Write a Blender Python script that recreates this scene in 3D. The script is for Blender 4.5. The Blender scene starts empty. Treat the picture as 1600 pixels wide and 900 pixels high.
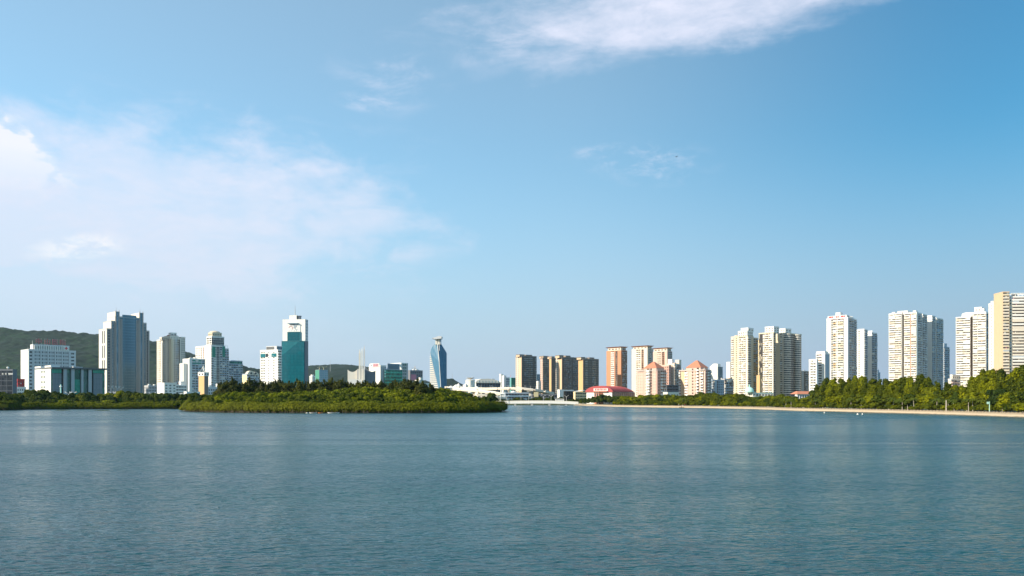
import bpy, bmesh, math, random
import numpy as np
from mathutils import Vector, Matrix
R = math.radians
random.seed(7); rng = np.random.default_rng(7)
sc = bpy.context.scene
col = sc.collection

# ------------------------------------------------------------------ camera, sky, sun, exposure
EYE = 6.0            # eye height above the lake, metres
F = 1250.0           # focal length in photo pixels
HY, CX = 624.0, 800.0
cam_d = bpy.data.cameras.new("camera"); cam = bpy.data.objects.new("camera", cam_d); col.objects.link(cam)
cam.location = (0, 0, EYE); cam.rotation_euler = (R(90), 0, 0)
cam_d.sensor_width = 36; cam_d.lens = 36*F/1600; cam_d.shift_y = (HY-450)/1600
cam_d.clip_start = .5; cam_d.clip_end = 40000
sc.camera = cam
SUN_EL, SUN_AZ = R(27), R(-119)     # azimuth clockwise from +Y
sd = Vector((math.sin(SUN_AZ)*math.cos(SUN_EL), math.cos(SUN_AZ)*math.cos(SUN_EL), math.sin(SUN_EL)))
sun_d = bpy.data.lights.new("sun", 'SUN'); sun = bpy.data.objects.new("sun", sun_d); col.objects.link(sun)
sun_d.energy = 5.0; sun_d.angle = R(.55); sun_d.color = (1, .89, .72)
sun.rotation_euler = sd.to_track_quat('Z', 'Y').to_euler()
sc.view_settings.view_transform = 'Standard'; sc.view_settings.look = 'None'
sc.view_settings.exposure = 0.55; sc.view_settings.gamma = 1.0
sc.render.engine = 'CYCLES'
sc.cycles.max_bounces = 6; sc.cycles.volume_bounces = 1

class NT:
    """tiny helper for node graphs"""
    def __init__(s, tree): s.t = tree; s.n = tree.nodes; s.l = tree.links
    def node(s, typ, ins=None, **kw):
        n = s.n.new(typ)
        for k, v in kw.items(): setattr(n, k, v)
        for k, v in (ins or {}).items(): s.set(n.inputs[k], v)
        return n
    def set(s, sock, v):
        if isinstance(v, bpy.types.NodeSocket): s.l.new(v, sock)
        else: sock.default_value = v
    def m(s, op, a, b=0.0, c=0.0, clamp=False):
        n = s.n.new('ShaderNodeMath'); n.operation = op; n.use_clamp = clamp
        for i, v in enumerate((a, b, c)): s.set(n.inputs[i], v)
        return n.outputs[0]
    def mapr(s, v, a, b, c=0., d=1., smooth=True):
        n = s.n.new('ShaderNodeMapRange'); n.interpolation_type = 'SMOOTHSTEP' if smooth else 'LINEAR'
        for i, x in enumerate((v, a, b, c, d)): s.set(n.inputs[i], x)
        return n.outputs[0]
    def mix(s, f, a, b, mode='MIX'):
        n = s.n.new('ShaderNodeMix'); n.data_type = 'RGBA'; n.blend_type = mode
        s.set(n.inputs[0], f); s.set(n.inputs[6], a); s.set(n.inputs[7], b)
        return n.outputs[2]
    def noise(s, vec, scale, detail=4, rough=.5, dist=0., dim='3D'):
        n = s.n.new('ShaderNodeTexNoise'); n.noise_dimensions = dim
        s.set(n.inputs['Vector'], vec); s.set(n.inputs['Scale'], scale); s.set(n.inputs['Detail'], detail)
        s.set(n.inputs['Roughness'], rough); s.set(n.inputs['Distortion'], dist)
        return n.outputs['Fac']
    def xyz(s, x, y, z):
        n = s.n.new('ShaderNodeCombineXYZ'); s.set(n.inputs[0], x); s.set(n.inputs[1], y); s.set(n.inputs[2], z); return n.outputs[0]

world = bpy.data.worlds.new("World"); sc.world = world; world.use_nodes = True
world.node_tree.nodes.clear(); W = NT(world.node_tree)
sky = W.node('ShaderNodeTexSky'); sky.sky_type = 'NISHITA'; sky.sun_disc = False
sky.sun_elevation = SUN_EL; sky.sun_rotation = -SUN_AZ; sky.altitude = 0; sky.air_density = 1.0; sky.dust_density = .3; sky.ozone_density = 2.2
geo = W.node('ShaderNodeTexCoord')
sep = W.node('ShaderNodeSeparateXYZ', {0: geo.outputs['Generated']})
dx, dy, dz = sep.outputs
az = W.m('ARCTAN2', dx, dy)
el = W.m('ARCSINE', dz)
def A_(x): return math.atan((x-CX)/F)
def E_(x, y): return math.atan((HY-y)/F*math.cos(A_(x)))
# sky tint: photograph's cyan-leaning blue, paler low down
skyc = W.mix(1.0, sky.outputs[0], (.61, 1.38, 1.50, 1), 'MULTIPLY')
skyc = W.mix(W.mapr(el, .0, .32, 1., 0.), skyc, (3.5, 4.35, 5.65, 1))
# a thin high veil that thickens towards the sun's side
veil = W.m('ADD', W.mapr(az, .60, .0, 0., .24), W.mapr(az, .0, -1.3, 0., .16, False))
skyc = W.mix(veil, skyc, (7.5, 8.95, 9.7, 1))
# clouds: warped banks placed by azimuth and elevation, plus scattered ones all round the sky
v = W.xyz(az, W.m('MULTIPLY', el, 1.9), 0.)
n1 = W.noise(v, 5., 8, .58, .3)
n2 = W.noise(v, 14., 8, .62, .2)
n3 = W.noise(W.xyz(W.m('MULTIPLY', az, .45), W.m('MULTIPLY', el, 2.2), 3.1), 9., 9, .62, .6)
nn = W.m('ADD', W.m('MULTIPLY', W.m('SUBTRACT', n1, .5), 1.5), W.m('ADD', W.m('MULTIPLY', W.m('SUBTRACT', n2, .5), .9), W.m('MULTIPLY', W.m('SUBTRACT', n3, .5), 1.6)))
nq = W.m('ADD', W.m('MULTIPLY', W.m('SUBTRACT', n1, .5), 1.9), W.m('MULTIPLY', W.m('SUBTRACT', n2, .5), 1.3))
def bank(x, y, rx, ry, rot=0., soft=.9, amp=1., nz=None):
    a0, e0 = A_(x), E_(x, y); sx, sy = rx/F, ry/F
    da = W.m('SUBTRACT', az, a0); de = W.m('SUBTRACT', el, e0)
    c, s_ = math.cos(rot), math.sin(rot)
    u = W.m('DIVIDE', W.m('ADD', W.m('MULTIPLY', da, c), W.m('MULTIPLY', de, s_)), sx)
    w_ = W.m('DIVIDE', W.m('SUBTRACT', W.m('MULTIPLY', de, c), W.m('MULTIPLY', da, s_)), sy)
    d = W.m('SQRT', W.m('ADD', W.m('MULTIPLY', u, u), W.m('MULTIPLY', w_, w_)))
    k = W.m('ADD', W.m('SUBTRACT', 1., d), W.m('MULTIPLY', nz if nz is not None else nn, amp))
    return W.mapr(k, 0., soft)
def vor(scale):
    n = W.n.new('ShaderNodeTexVoronoi'); n.feature = 'SMOOTH_F1'; W.set(n.inputs['Vector'], W.xyz(W.m('ADD', az, W.m('MULTIPLY', n2, .05)), W.m('ADD', W.m('MULTIPLY', el, 1.2), W.m('MULTIPLY', n1, .05)), 0.)); W.set(n.inputs['Scale'], scale); n.inputs['Smoothness'].default_value = .35
    return n.outputs['Distance']
def wisp(x, y, rx, ry, rot, lo, hi, nz):
    return W.m('MULTIPLY', bank(x, y, rx, ry, rot, .75, .35), W.mapr(nz, lo, hi))
def over(*ms):
    r = ms[0]
    for q in ms[1:]: r = W.m('MAXIMUM', r, q)
    return r
nb_ = W.m('ADD', W.m('MULTIPLY', W.m('SUBTRACT', .42, vor(26.)), 1.7), W.m('ADD', W.m('MULTIPLY', W.m('SUBTRACT', .42, vor(60.)), .8), W.m('MULTIPLY', W.m('SUBTRACT', W.noise(v, 60., 6, .6), .5), 1.2)))
n4 = W.noise(W.xyz(W.m('MULTIPLY', az, .55), W.m('SUBTRACT', W.m('MULTIPLY', el, 1.6), W.m('MULTIPLY', az, .10)), 7.7), 16., 10, .66, .5)
n5 = W.noise(W.xyz(W.m('MULTIPLY', az, .8), W.m('MULTIPLY', el, 1.8), 4.4), 42., 8, .68, .3)
tex = W.m('ADD', W.m('MULTIPLY', W.mapr(n4, .30, .70), .75), W.m('MULTIPLY', W.mapr(n5, .3, .7), .25))
tx = W.m('ADD', .60, W.m('MULTIPLY', tex, .46))
c_big = W.m('MULTIPLY', W.m('MULTIPLY', bank(165, 345, 520, 165, .0, .55, .62, nq), tx), .92)
c_low = W.m('MULTIPLY', bank(90, 450, 640, 190, .0, 1.0, .35), .62)
c_lobe = W.m('MULTIPLY', W.m('MULTIPLY', bank(545, 345, 165, 48, .12, .8, .8), tx), .80)
c_lob2 = wisp(560, 412, 190, 38, .16, .42, .70, n4)
c_lob2 = W.m('MULTIPLY', c_lob2, .6)
c_cum = W.m('MULTIPLY', bank(-8, 318, 106, 112, .0, .20, .35, nb_), .80)
c_cumtop = W.m('MULTIPLY', W.m('MULTIPLY', bank(8, 262, 82, 72, -.15, .30, .45, nb_), W.mapr(el, E_(40, 320), E_(40, 225), 0., 1.)), .85)
c_top = W.m('MULTIPLY', W.m('MULTIPLY', bank(1135, -6, 490, 82, .09, .72, .70), W.m('ADD', .55, W.m('MULTIPLY', tex, .5))), .95)
c_top2 = W.m('MULTIPLY', wisp(800, 48, 130, 60, .35, .38, .7, n4), .55)
c_w1 = W.m('MULTIPLY', wisp(604, 120, 110, 62, .0, .42, .80, n4), .60)
c_w2 = W.m('MULTIPLY', wisp(580, 161, 70, 18, -.05, .36, .75, n5), .45)
c_w3 = W.m('MULTIPLY', wisp(1010, 252, 130, 44, -.08, .44, .74, n5), .36)
c_w4 = W.m('MULTIPLY', wisp(935, 236, 80, 15, .1, .40, .7, n5), .28)
c_w5 = W.m('MULTIPLY', wisp(118, 388, 75, 22, .22, .34, .62, n5), .85)
c_w6 = W.m('MULTIPLY', wisp(640, 395, 60, 24, .1, .35, .65, n4), .55)
c_w7 = W.m('MULTIPLY', wisp(330, 205, 420, 60, -.05, .46, .72, n4), .30)
# the rest of the sky, out of the frame, carries similar loose banks
far = W.mapr(W.m('ABSOLUTE', az), .72, .95)
zen = W.mapr(el, .52, .65)
c_all = W.m('MULTIPLY', W.m('MAXIMUM', far, zen), W.m('MULTIPLY', W.mapr(W.noise(W.xyz(dx, dy, W.m('MULTIPLY', dz, 2.5)), 2.2, 9, .6, .3), .50, .72), .7))
cm = over(c_big, c_low, c_lobe, c_lob2, c_cum, c_cumtop, c_top, c_top2, c_w1, c_w2, c_w3, c_w4, c_w5, c_w6, c_w7, c_all)
ccol = W.mix(W.mapr(el, .02, .40), (6.2, 7.0, 8.2, 1), (7.4, 7.7, 9.1, 1))
ccol = W.mix(over(c_cumtop, c_w5), ccol, (9.2, 8.9, 9.0, 1))
skyc = W.mix(cm, skyc, ccol)
bg = W.node('ShaderNodeBackground', {0: skyc, 1: .0775})
W.l.new(bg.outputs[0], W.node('ShaderNodeOutputWorld').inputs[0])

# ------------------------------------------------------------------ materials
def base_mat(name):
    m = bpy.data.materials.new(name); m.use_nodes = True; m.node_tree.nodes.clear()
    t = NT(m.node_tree); o = t.node('ShaderNodeOutputMaterial'); b = t.node('ShaderNodeBsdfPrincipled')
    t.l.new(b.outputs[0], o.inputs[0]); return m, t, b, o
_m = {}
def paint(name, c, rough=.75, wear=.12, metal=0.):
    """painted or tiled outside wall with rain streaks and uneven patches"""
    if name in _m: return _m[name]
    m, t, b, o = base_mat(name)
    p = t.node('ShaderNodeTexCoord').outputs['Object']
    st = t.noise(t.node('ShaderNodeMapping', {0: p, 3: (.9, .9, .05)}).outputs[0], 1., 5, .6)
    pa = t.noise(p, .16, 4, .6)
    k = t.m('ADD', t.m('MULTIPLY', t.mapr(st, .45, .75), wear), t.m('MULTIPLY', t.mapr(pa, .4, .7), wear*.7), clamp=True)
    dark = tuple(x*f for x, f in zip(c, (.55, .52, .48)))
    t.set(b.inputs['Base Color'], t.mix(k, (*c, 1), (*dark, 1)))
    t.set(b.inputs['Roughness'], rough); t.set(b.inputs['Metallic'], metal)
    _m[name] = m; return m
def glass(name, c, c2, lit=.25, metal=.0, rough=.12, cell=(1.6, 1.6, 3.0), spec=.6, lean=.03):
    """window glass: each pane cell gets its own tone (curtains, blinds, bare rooms)"""
    m, t, b, o = base_mat(name)
    p = t.node('ShaderNodeTexCoord').outputs['Object']
    q = t.node('ShaderNodeVectorMath', {0: p, 1: cell}, operation='DIVIDE').outputs[0]
    q = t.node('ShaderNodeVectorMath', {0: q}, operation='FLOOR').outputs[0]
    wn = t.node('ShaderNodeTexWhiteNoise', {0: q}); wn.noise_dimensions = '3D'
    f = wn.outputs['Value']
    k = t.m('MULTIPLY', t.m('POWER', f, 3.), 1.)
    t.set(b.inputs['Base Color'], t.mix(t.mapr(k, .1, .8, 0., lit), (*c, 1), (*c2, 1)))
    t.set(b.inputs['Roughness'], rough); t.set(b.inputs['Metallic'], metal); t.set(b.inputs['Specular IOR Level'], spec)
    # panes are never quite flat: each one leans a little
    nrm = t.node('ShaderNodeNewGeometry').outputs['Normal']
    off = t.node('ShaderNodeVectorMath', {0: wn.outputs['Color'], 1: (.5, .5, .5)}, operation='SUBTRACT').outputs[0]
    off = t.node('ShaderNodeVectorMath', {0: off, 'Scale': lean}, operation='SCALE').outputs[0]
    nn_ = t.node('ShaderNodeVectorMath', {0: nrm, 1: off}, operation='ADD').outputs[0]
    nn_ = t.node('ShaderNodeVectorMath', {0: nn_}, operation='NORMALIZE').outputs[0]
    t.set(b.inputs['Normal'], nn_)
    _m[name] = m; return m
paint('white', (.76, .74, .69)); paint('warmwhite', (.72, .67, .58)); paint('cream', (.66, .56, .40)); paint('creamyellow', (.76, .62, .36))
paint('ivory', (.68, .60, .49)); paint('peach', (.66, .47, .30)); paint('pink', (.58, .34, .27)); paint('palepink', (.64, .44, .36))
paint('orange', (.52, .24, .13)); paint('tan', (.60, .38, .18)); paint('brown', (.32, .26, .21)); paint('darkbrown', (.22, .18, .155))
paint('grey', (.42, .42, .42)); paint('lightgrey', (.58, .59, .60)); paint('darkgrey', (.12, .125, .13)); paint('bluegrey', (.36, .42, .48))
paint('stone', (.50, .47, .44)); paint('piergrey', (.30, .285, .27)); paint('panelgrey', (.22, .24, .26)); paint('columngrey', (.42, .43, .44)); paint('slate', (.17, .18, .20)); paint('redroof', (.36, .055, .055), .7); paint('terracotta', (.50, .19, .11))
paint('crimson', (.42, .03, .03), .5); paint('signred', (.65, .02, .03), .5, .05); paint('faded_red', (.36, .10, .11), .6, .2); paint('mint', (.40, .66, .58)); paint('bluesteel', (.20, .30, .38), .5)
paint('lampwhite', (.8, .8, .78), .5, .03); paint('teal_paint', (.03, .17, .20)); paint('netgreen', (.06, .26, .19), .8, .2); paint('netteal', (.12, .34, .34), .8, .2)
paint('concrete', (.47, .45, .41), .85, .2); paint('sandwall', (.37, .305, .22), .85, .2); paint('asphalt', (.05, .05, .052), .9)
paint('bark', (.13, .10, .075), .9); paint('paletrunk', (.42, .38, .31), .9); paint('boatorange', (.70, .22, .06)); paint('black', (.02, .02, .02)); paint('blue', (.05, .14, .40))
paint('silver', (.55, .57, .60), .35, .1, .7); paint('pier_beige', (.40, .33, .24)); paint('skin', (.45, .28, .2)); paint('rose', (.5, .2, .26))
glass('glass', (.035, .045, .055), (.30, .30, .27), .8)
glass('glass_warm', (.05, .045, .04), (.42, .36, .26), .9)
glass('glass_brown', (.075, .05, .04), (.25, .18, .12), .7)
glass('glass_dark', (.018, .022, .028), (.08, .09, .10), .6, rough=.2, lean=.015)
glass('glass_blue', (.06, .13, .18), (.17, .26, .34), .8, metal=.6, rough=.16, cell=(1.5, 1.5, 3.6))
glass('glass_sky', (.055, .16, .26), (.08, .20, .30), .7, metal=.0, rough=.5, spec=.3, cell=(2, 2, 3.4))
glass('glass_teal', (.0, .085, .115), (.0, .115, .15), .7, metal=.0, rough=.16, cell=(2, 2, 3.5), spec=.5)
glass('glass_teal_pale', (.01, .14, .17), (.02, .18, .21), .7, metal=.05, rough=.16, cell=(2, 2, 3.5))
glass('glass_green', (.01, .10, .075), (.03, .24, .17), .9, metal=.25, rough=.12, cell=(2.2, 2.2, 3.0))
glass('glass_brightgreen', (.02, .30, .22), (.05, .42, .30), .9, metal=.2, rough=.15, cell=(2.2, 2.2, 3.0))  # brighter green glass tone
glass('glass_bronze', (.085, .083, .085), (.20, .19, .18), .6, rough=.35, lean=.01)
M = _m

# ------------------------------------------------------------------ mesh helpers
class MB:
    def __init__(s): s.v = []; s.f = []; s.mi = []; s.mats = []
    def mat(s, m):
        if m not in s.mats: s.mats.append(m)
        return s.mats.index(m)
    def hexa(s, p, m):
        k = len(s.v); s.v += p; i = s.mat(m)
        s.f += [(k, k+3, k+2, k+1), (k+4, k+5, k+6, k+7), (k, k+1, k+5, k+4), (k+1, k+2, k+6, k+5), (k+2, k+3, k+7, k+6), (k+3, k, k+4, k+7)]
        s.mi += [i]*6
    def box(s, x0, x1, y0, y1, z0, z1, m='white'):
        if x1 < x0: x0, x1 = x1, x0
        if y1 < y0: y0, y1 = y1, y0
        if z1 < z0: z0, z1 = z1, z0
        s.hexa([(x0, y0, z0), (x1, y0, z0), (x1, y1, z0), (x0, y1, z0), (x0, y0, z1), (x1, y0, z1), (x1, y1, z1), (x0, y1, z1)], m)
    def poly(s, pts, m='white'):
        k = len(s.v); s.v += [tuple(p) for p in pts]; s.f.append(tuple(range(k, k+len(pts)))); s.mi.append(s.mat(m))
    def prism(s, pts, vec, m='white'):
        """extrude a planar polygon along vec"""
        n = len(pts); k = len(s.v); i = s.mat(m)
        s.v += [tuple(p) for p in pts] + [tuple(p[j]+vec[j] for j in range(3)) for p in pts]
        s.f.append(tuple(range(k+n-1, k-1, -1))); s.f.append(tuple(range(k+n, k+2*n))); s.mi += [i, i]
        for j in range(n):
            j2 = (j+1) % n; s.f.append((k+j, k+j2, k+n+j2, k+n+j)); s.mi.append(i)
    def tube(s, path, rad, m='white', n=8, cap=True):
        """rings along a path of (x,y,z); rad a number or list"""
        if not hasattr(rad, '__len__'): rad = [rad]*len(path)
        k = len(s.v); i = s.mat(m); P = [Vector(p) for p in path]
        for j, p in enumerate(P):
            d = (P[min(j+1, len(P)-1)]-P[max(j-1, 0)]).normalized()
            a = d.orthogonal().normalized() if abs(d.z) < .99 else Vector((1, 0, 0)); b = d.cross(a)
            for q in range(n):
                t = 2*math.pi*q/n; s.v.append(tuple(p+(a*math.cos(t)+b*math.sin(t))*rad[j]))
        for j in range(len(P)-1):
            for q in range(n):
                q2 = (q+1) % n; s.f.append((k+j*n+q, k+j*n+q2, k+(j+1)*n+q2, k+(j+1)*n+q)); s.mi.append(i)
        if cap:
            s.f.append(tuple(k+q for q in range(n))[::-1]); s.f.append(tuple(k+(len(P)-1)*n+q for q in range(n))); s.mi += [i, i]
    def lathe(s, x, y, prof, m='white', n=16):
        s.tube([(x, y, z) for r, z in prof], [r for r, z in prof], m, n)
    def build(s, name, parent=None, kind=None, label=None, smooth=False):
        if not s.f: return None
        me = bpy.data.meshes.new(name); me.from_pydata(s.v, [], s.f)
        for m in s.mats: me.materials.append(M[m])
        me.polygons.foreach_set('material_index', s.mi)
        if smooth: me.polygons.foreach_set('use_smooth', [True]*len(s.f))
        me.update(); o = bpy.data.objects.new(name, me); col.objects.link(o)
        if parent: o.parent = parent
        if kind: o['kind'] = kind
        if label: o['label'] = label
        return o
def tag(o, label=None, cat=None, group=None, kind=None):
    if label: o['label'] = label
    if cat: o['category'] = cat
    if group: o['group'] = group
    if kind: o['kind'] = kind
    return o
def empty(name, loc, rz=0., **k):
    o = bpy.data.objects.new(name, None); col.objects.link(o); o.location = loc; o.rotation_euler = (0, 0, rz); o.empty_display_size = 2
    return tag(o, **k)
def ray(x, D): return (x-CX)/F*D          # world X on the sight line of column x, D metres ahead
def zat(y, D): return EYE + (HY-y)/F*D    # height seen on row y, D metres ahead

GL = 1.15   # street level above the lake
HAZE = .000021
_piece = {}
class Tower:
    """A building given by its near corner column xc, the columns where its left and right walls end, its distance D and turn."""
    def __init__(s, name, label, xc, xl, xr, D, th=38, cat='building', group=None, base=GL, wall='white', gl='glass'):
        s.D = D; s.th = R(th); s.P = (ray(xc, D), D); s.base = base; s.wall = wall; s.gl = gl
        s.A = (math.cos(s.th), math.sin(s.th)); s.B = (-math.sin(s.th), math.cos(s.th))
        s.o = empty(name, (s.P[0], s.P[1], 0), s.th, label=label, cat=cat, group=group)
        s.wa = s.a(xr); s.wb = s.b(xl); s.p = {}
    def a(s, px, b0=0.):       # local x where column px meets the plane y=b0
        u = (px-CX)/F; x0 = s.P[0]+b0*s.B[0]; y0 = s.P[1]+b0*s.B[1]
        return (u*y0-x0)/(s.A[0]-u*s.A[1])
    def b(s, px, a0=0.):
        u = (px-CX)/F; x0 = s.P[0]+a0*s.A[0]; y0 = s.P[1]+a0*s.A[1]
        return (u*y0-x0)/(s.B[0]-u*s.B[1])
    def z(s, y, a=0., b=0.): return zat(y, s.P[1]+a*s.A[1]+b*s.B[1])
    def mb(s, name):
        if name not in s.p: s.p[name] = MB()
        return s.p[name]
    def fbox(s, mb, f, u0, u1, o0, o1, z0, z1, m):
        k, q = f
        if k == 'R': mb.box(u0, u1, q-o1, q-o0, z0, z1, m)
        elif k == 'L': mb.box(q-o1, q-o0, u0, u1, z0, z1, m)
        elif k == 'B': mb.box(u0, u1, q+o0, q+o1, z0, z1, m)
        else: mb.box(q+o0, q+o1, u0, u1, z0, z1, m)
    def piece(s, name, f, u0, u1, o0, o1, z0, z1, m):
        """one single piece as an object of its own, mesh data shared between alike pieces"""
        k, q = f
        if k == 'R': x0, x1, y0, y1 = u0, u1, q-o1, q-o0
        elif k == 'L': x0, x1, y0, y1 = q-o1, q-o0, u0, u1
        elif k == 'B': x0, x1, y0, y1 = u0, u1, q+o0, q+o1
        else: x0, x1, y0, y1 = q+o0, q+o1, u0, u1
        key = (name, m, round(x1-x0, 2), round(y1-y0, 2), round(z1-z0, 2))
        if key not in _piece:
            t = MB(); t.box(0, x1-x0, 0, y1-y0, 0, z1-z0, m); o = t.build(name, s.o); _piece[key] = o.data
        else:
            o = bpy.data.objects.new(name, _piece[key]); col.objects.link(o); o.parent = s.o
        o.location = (x0, y0, z0); return o
    def face(s, f, u0, u1, z0, z1, spec):
        if spec is None: spec = ('plain',)
        if isinstance(spec, list):      # strips: (to_fraction, spec)
            u = u0
            for fr, sp in spec:
                e = u+(u1-u0)*fr; s.face(f, u, e, z0, z1, sp); u = e
            return
        kind = spec[0]; o = dict(spec[1]) if len(spec) > 1 else {}
        w = o.get('m', s.wall); fh = o.get('fh', 3.0); nb = o.get('nb', 4); dp = o.get('dp', .3)
        W_ = s.mb('wall'); n = max(1, int(round((z1-z0)/fh))); fh = (z1-z0)/n; bw = (u1-u0)/nb
        if kind == 'plain': s.fbox(W_, f, u0, u1, .003, dp, z0, z1, w)
        elif kind == 'slot':  # bare dark glass whose tone stands in for a slot's shade
            for i in range(n): s.fbox(W_, f, u0, u1, .0, .06, z0+i*fh, z0+i*fh+.5, w)
        elif kind == 'grid':            # punched windows in bays
            ww = o.get('ww', .5); wh = o.get('wh', .5); sill = o.get('sill', .3)
            for j in range(nb+1):
                pw = bw*(1-ww)/2; a0 = u0+j*bw-(pw if j else 0); a1 = u0+j*bw+(pw if j < nb else 0)
                s.fbox(W_, f, a0, a1, 0, dp, z0, z1, w)
            for i in range(n):
                for zz0, zz1 in ((z0+i*fh, z0+i*fh+fh*sill), (z0+i*fh+fh*(sill+wh), z0+(i+1)*fh)):
                    if zz1-zz0 > .02: s.fbox(W_, f, u0, u1, -.05, dp-.03, zz0, zz1, o.get('m2', w))
            if o.get('ac', .25) > 0:
                A = s.mb('air_conditioner')
                for i in range(n):
                    for j in range(nb):
                        if random.random() < o.get('ac', .25):
                            a0 = u0+(j+random.choice((.12, .62)))*bw; s.fbox(A, f, a0, a0+.9, dp, dp+.4, z0+i*fh+.1, z0+i*fh+.75, 'lightgrey')
        elif kind == 'balc':            # stacked balconies: slab, parapet, some glazed in
            par = o.get('par', ('white',)); out = o.get('out', 1.3); ph = o.get('ph', 1.4); enc = o.get('enc', .35); ind = o.get('ind', False)
            gap = o.get('gap', .12)
            Bm = s.mb('balcony'); Gm = s.mb('balcony_glazing'); Lm = s.mb('laundry')
            for j in range(nb+1):
                if j in (0, nb) or o.get('piers', True):
                    pw = .3; c = u0+j*bw; a0 = c if j == 0 else c-pw; a1 = c if j == nb else c+pw
                    s.fbox(W_, f, a0, a1, 0, dp, z0, z1, w)
            for i in range(n):
                zz = z0+i*fh
                for j in range(nb):
                    a0 = u0+j*bw+gap*bw*.5; a1 = u0+(j+1)*bw-gap*bw*.5
                    pm = random.choice(par)
                    if ind: s.piece('balcony', f, a0, a1, -.05, out, zz-.12, zz+ph, pm)
                    else: s.fbox(Bm, f, a0, a1, -.05, out, zz-.12, zz+ph, pm)
                    r = random.random()
                    if r < enc:
                        cut = a0+(a1-a0)*random.choice((0, 0, .45)); ce = cut+(a1-cut)*random.choice((1, 1, .5))
                        s.fbox(Gm, f, cut, ce, .1, out-.12, zz+ph, zz+fh-.14, random.choice(o.get('gz', ('glass_warm', 'glass', 'bluegrey', 'ivory', 'glass_warm'))))
                        for c in np.arange(cut, ce, 1.1): s.fbox(Gm, f, c, c+.07, out-.12, out-.06, zz+ph, zz+fh-.14, o.get('gm', 'white'))
                    elif r < enc+.25:
                        a = a0+random.random()*(a1-a0)*.6
                        s.fbox(Lm, f, a, a+random.uniform(.6, 1.6), out-.5, out-.42, zz+ph, zz+ph+random.uniform(.5, 1.1), random.choice(o.get('lc', ('white', 'cream', 'rose', 'bluegrey', 'tan', 'white'))))
        elif kind == 'band':            # ribbon windows
            wh = o.get('wh', .45)
            for i in range(n):
                s.fbox(W_, f, u0, u1, -.05, dp, z0+i*fh, z0+i*fh+fh*(1-wh), w)
            for j in range(nb+1):
                c = min(max(u0+j*bw, u0+.15), u1-.15); s.fbox(W_, f, c-.15, c+.15, 0, dp-.05, z0, z1, w)
        elif kind == 'curtain':         # glass with thin mullions and floor lines
            mw = o.get('mw', .12); lh = o.get('lh', .25); mm = o.get('mm', w)
            Q = s.mb('mullion')
            for j in range(nb+1):
                c = min(max(u0+j*bw, u0+mw), u1-mw); s.fbox(Q, f, c-mw/2, c+mw/2, 0, .18, z0, z1, mm)
            for i in range(n+1):
                zz = min(z0+i*fh, z1-lh); s.fbox(Q, f, u0, u1, -.05, .12, zz, zz+lh, mm)
        elif kind == 'fins':            # tall vertical ribs between dark glass strips
            fw = o.get('fw', .4)
            for j in range(nb+1):
                c = min(max(u0+j*bw, u0+bw*fw/2), u1-bw*fw/2); s.fbox(W_, f, c-bw*fw/2, c+bw*fw/2, 0, dp+.25, z0, z1, w)
            for i in range(n): s.fbox(W_, f, u0, u1, -.05, dp-.1, z0+i*fh, z0+i*fh+fh*o.get('sp', .35), o.get('m2', w))
    def block(s, a0, a1, b0, b1, z1, L=None, Rr=None, z0=None, back=None, gl=None, par=1.1, wall=None, roof=None):
        z0 = s.base if z0 is None else z0
        w0 = s.wall
        if wall: s.wall = wall
        s.mb('window').box(a0, a1, b0, b1, z0, z1, gl or s.gl)
        s.face(('R', b0), a0-.28, a1+.28, z0, z1, Rr); s.face(('L', a0), b0, b1, z0, z1, L)
        s.face(('B', b1), a0-.28, a1+.28, z0, z1, back or ('grid', dict(nb=max(1, int((a1-a0)/5)), ac=0))); s.face(('E', a1), b0, b1, z0, z1, back or ('grid', dict(nb=max(1, int((b1-b0)/5)), ac=0)))
        rf = s.mb('roof'); e = .36; rm = roof or s.wall
        rf.box(a0-e, a1+e, b0-e, b1+e, z1, z1+.35, rm)
        if par:
            for q in ((a0-e, a1+e, b0-e, b0), (a0-e, a1+e, b1, b1+e), (a0-e, a0, b0, b1), (a1, a1+e, b0, b1)): rf.box(*q, z1+.35, z1+.35+par, rm)
        s.wall = w0
    def clutter(s, a0, a1, b0, b1, z, n=4, hmax=3.5, mats=('white', 'lightgrey', 'grey')):
        q = s.mb('roof_equipment')
        for i in range(n):
            w = random.uniform(1.2, max(1.6, (a1-a0)*.25)); d = random.uniform(1.2, max(1.6, (b1-b0)*.3))
            x = random.uniform(a0, max(a0+.1, a1-w)); y = random.uniform(b0, max(b0+.1, b1-d)); q.box(x, x+w, y, y+d, z+.3, z+.3+random.uniform(.8, hmax), random.choice(mats))
        for i in range(max(1, n//3)):
            x = random.uniform(a0, a1); y = random.uniform(b0, b1); q.tube([(x, y, z), (x, y, z+random.uniform(3, 6))], .09, 'grey', 5)
    def done(s):
        for k, m in s.p.items():
            st = k in ('air_conditioner', 'balcony', 'balcony_glazing', 'laundry', 'mullion', 'roof_equipment', 'window', 'wall')
            m.build(k, s.o, kind='stuff' if st else None)
        return s.o
def text_mesh(name, txt, size, m, parent, loc, rot, depth=.3, label=None, sx=1.):
    c = bpy.data.curves.new(name, 'FONT'); c.body = txt; c.size = size; c.extrude = depth; c.align_x = 'CENTER'; c.offset = size*.015
    t = bpy.data.objects.new(name+'_c', c); col.objects.link(t); dg = bpy.context.evaluated_depsgraph_get()
    me = bpy.data.meshes.new_from_object(t.evaluated_get(dg)); bpy.data.objects.remove(t); bpy.data.curves.remove(c)
    me.materials.clear(); me.materials.append(M[m])
    o = bpy.data.objects.new(name, me); col.objects.link(o); o.parent = parent; o.location = loc; o.rotation_euler = rot; o.scale = (sx, 1, 1)
    if label: o['label'] = label
    return o
FR = (R(90), 0, 0)          # lettering that faces the local -Y side
FL = (R(90), 0, R(-90))     # lettering that faces the local -X side
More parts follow.
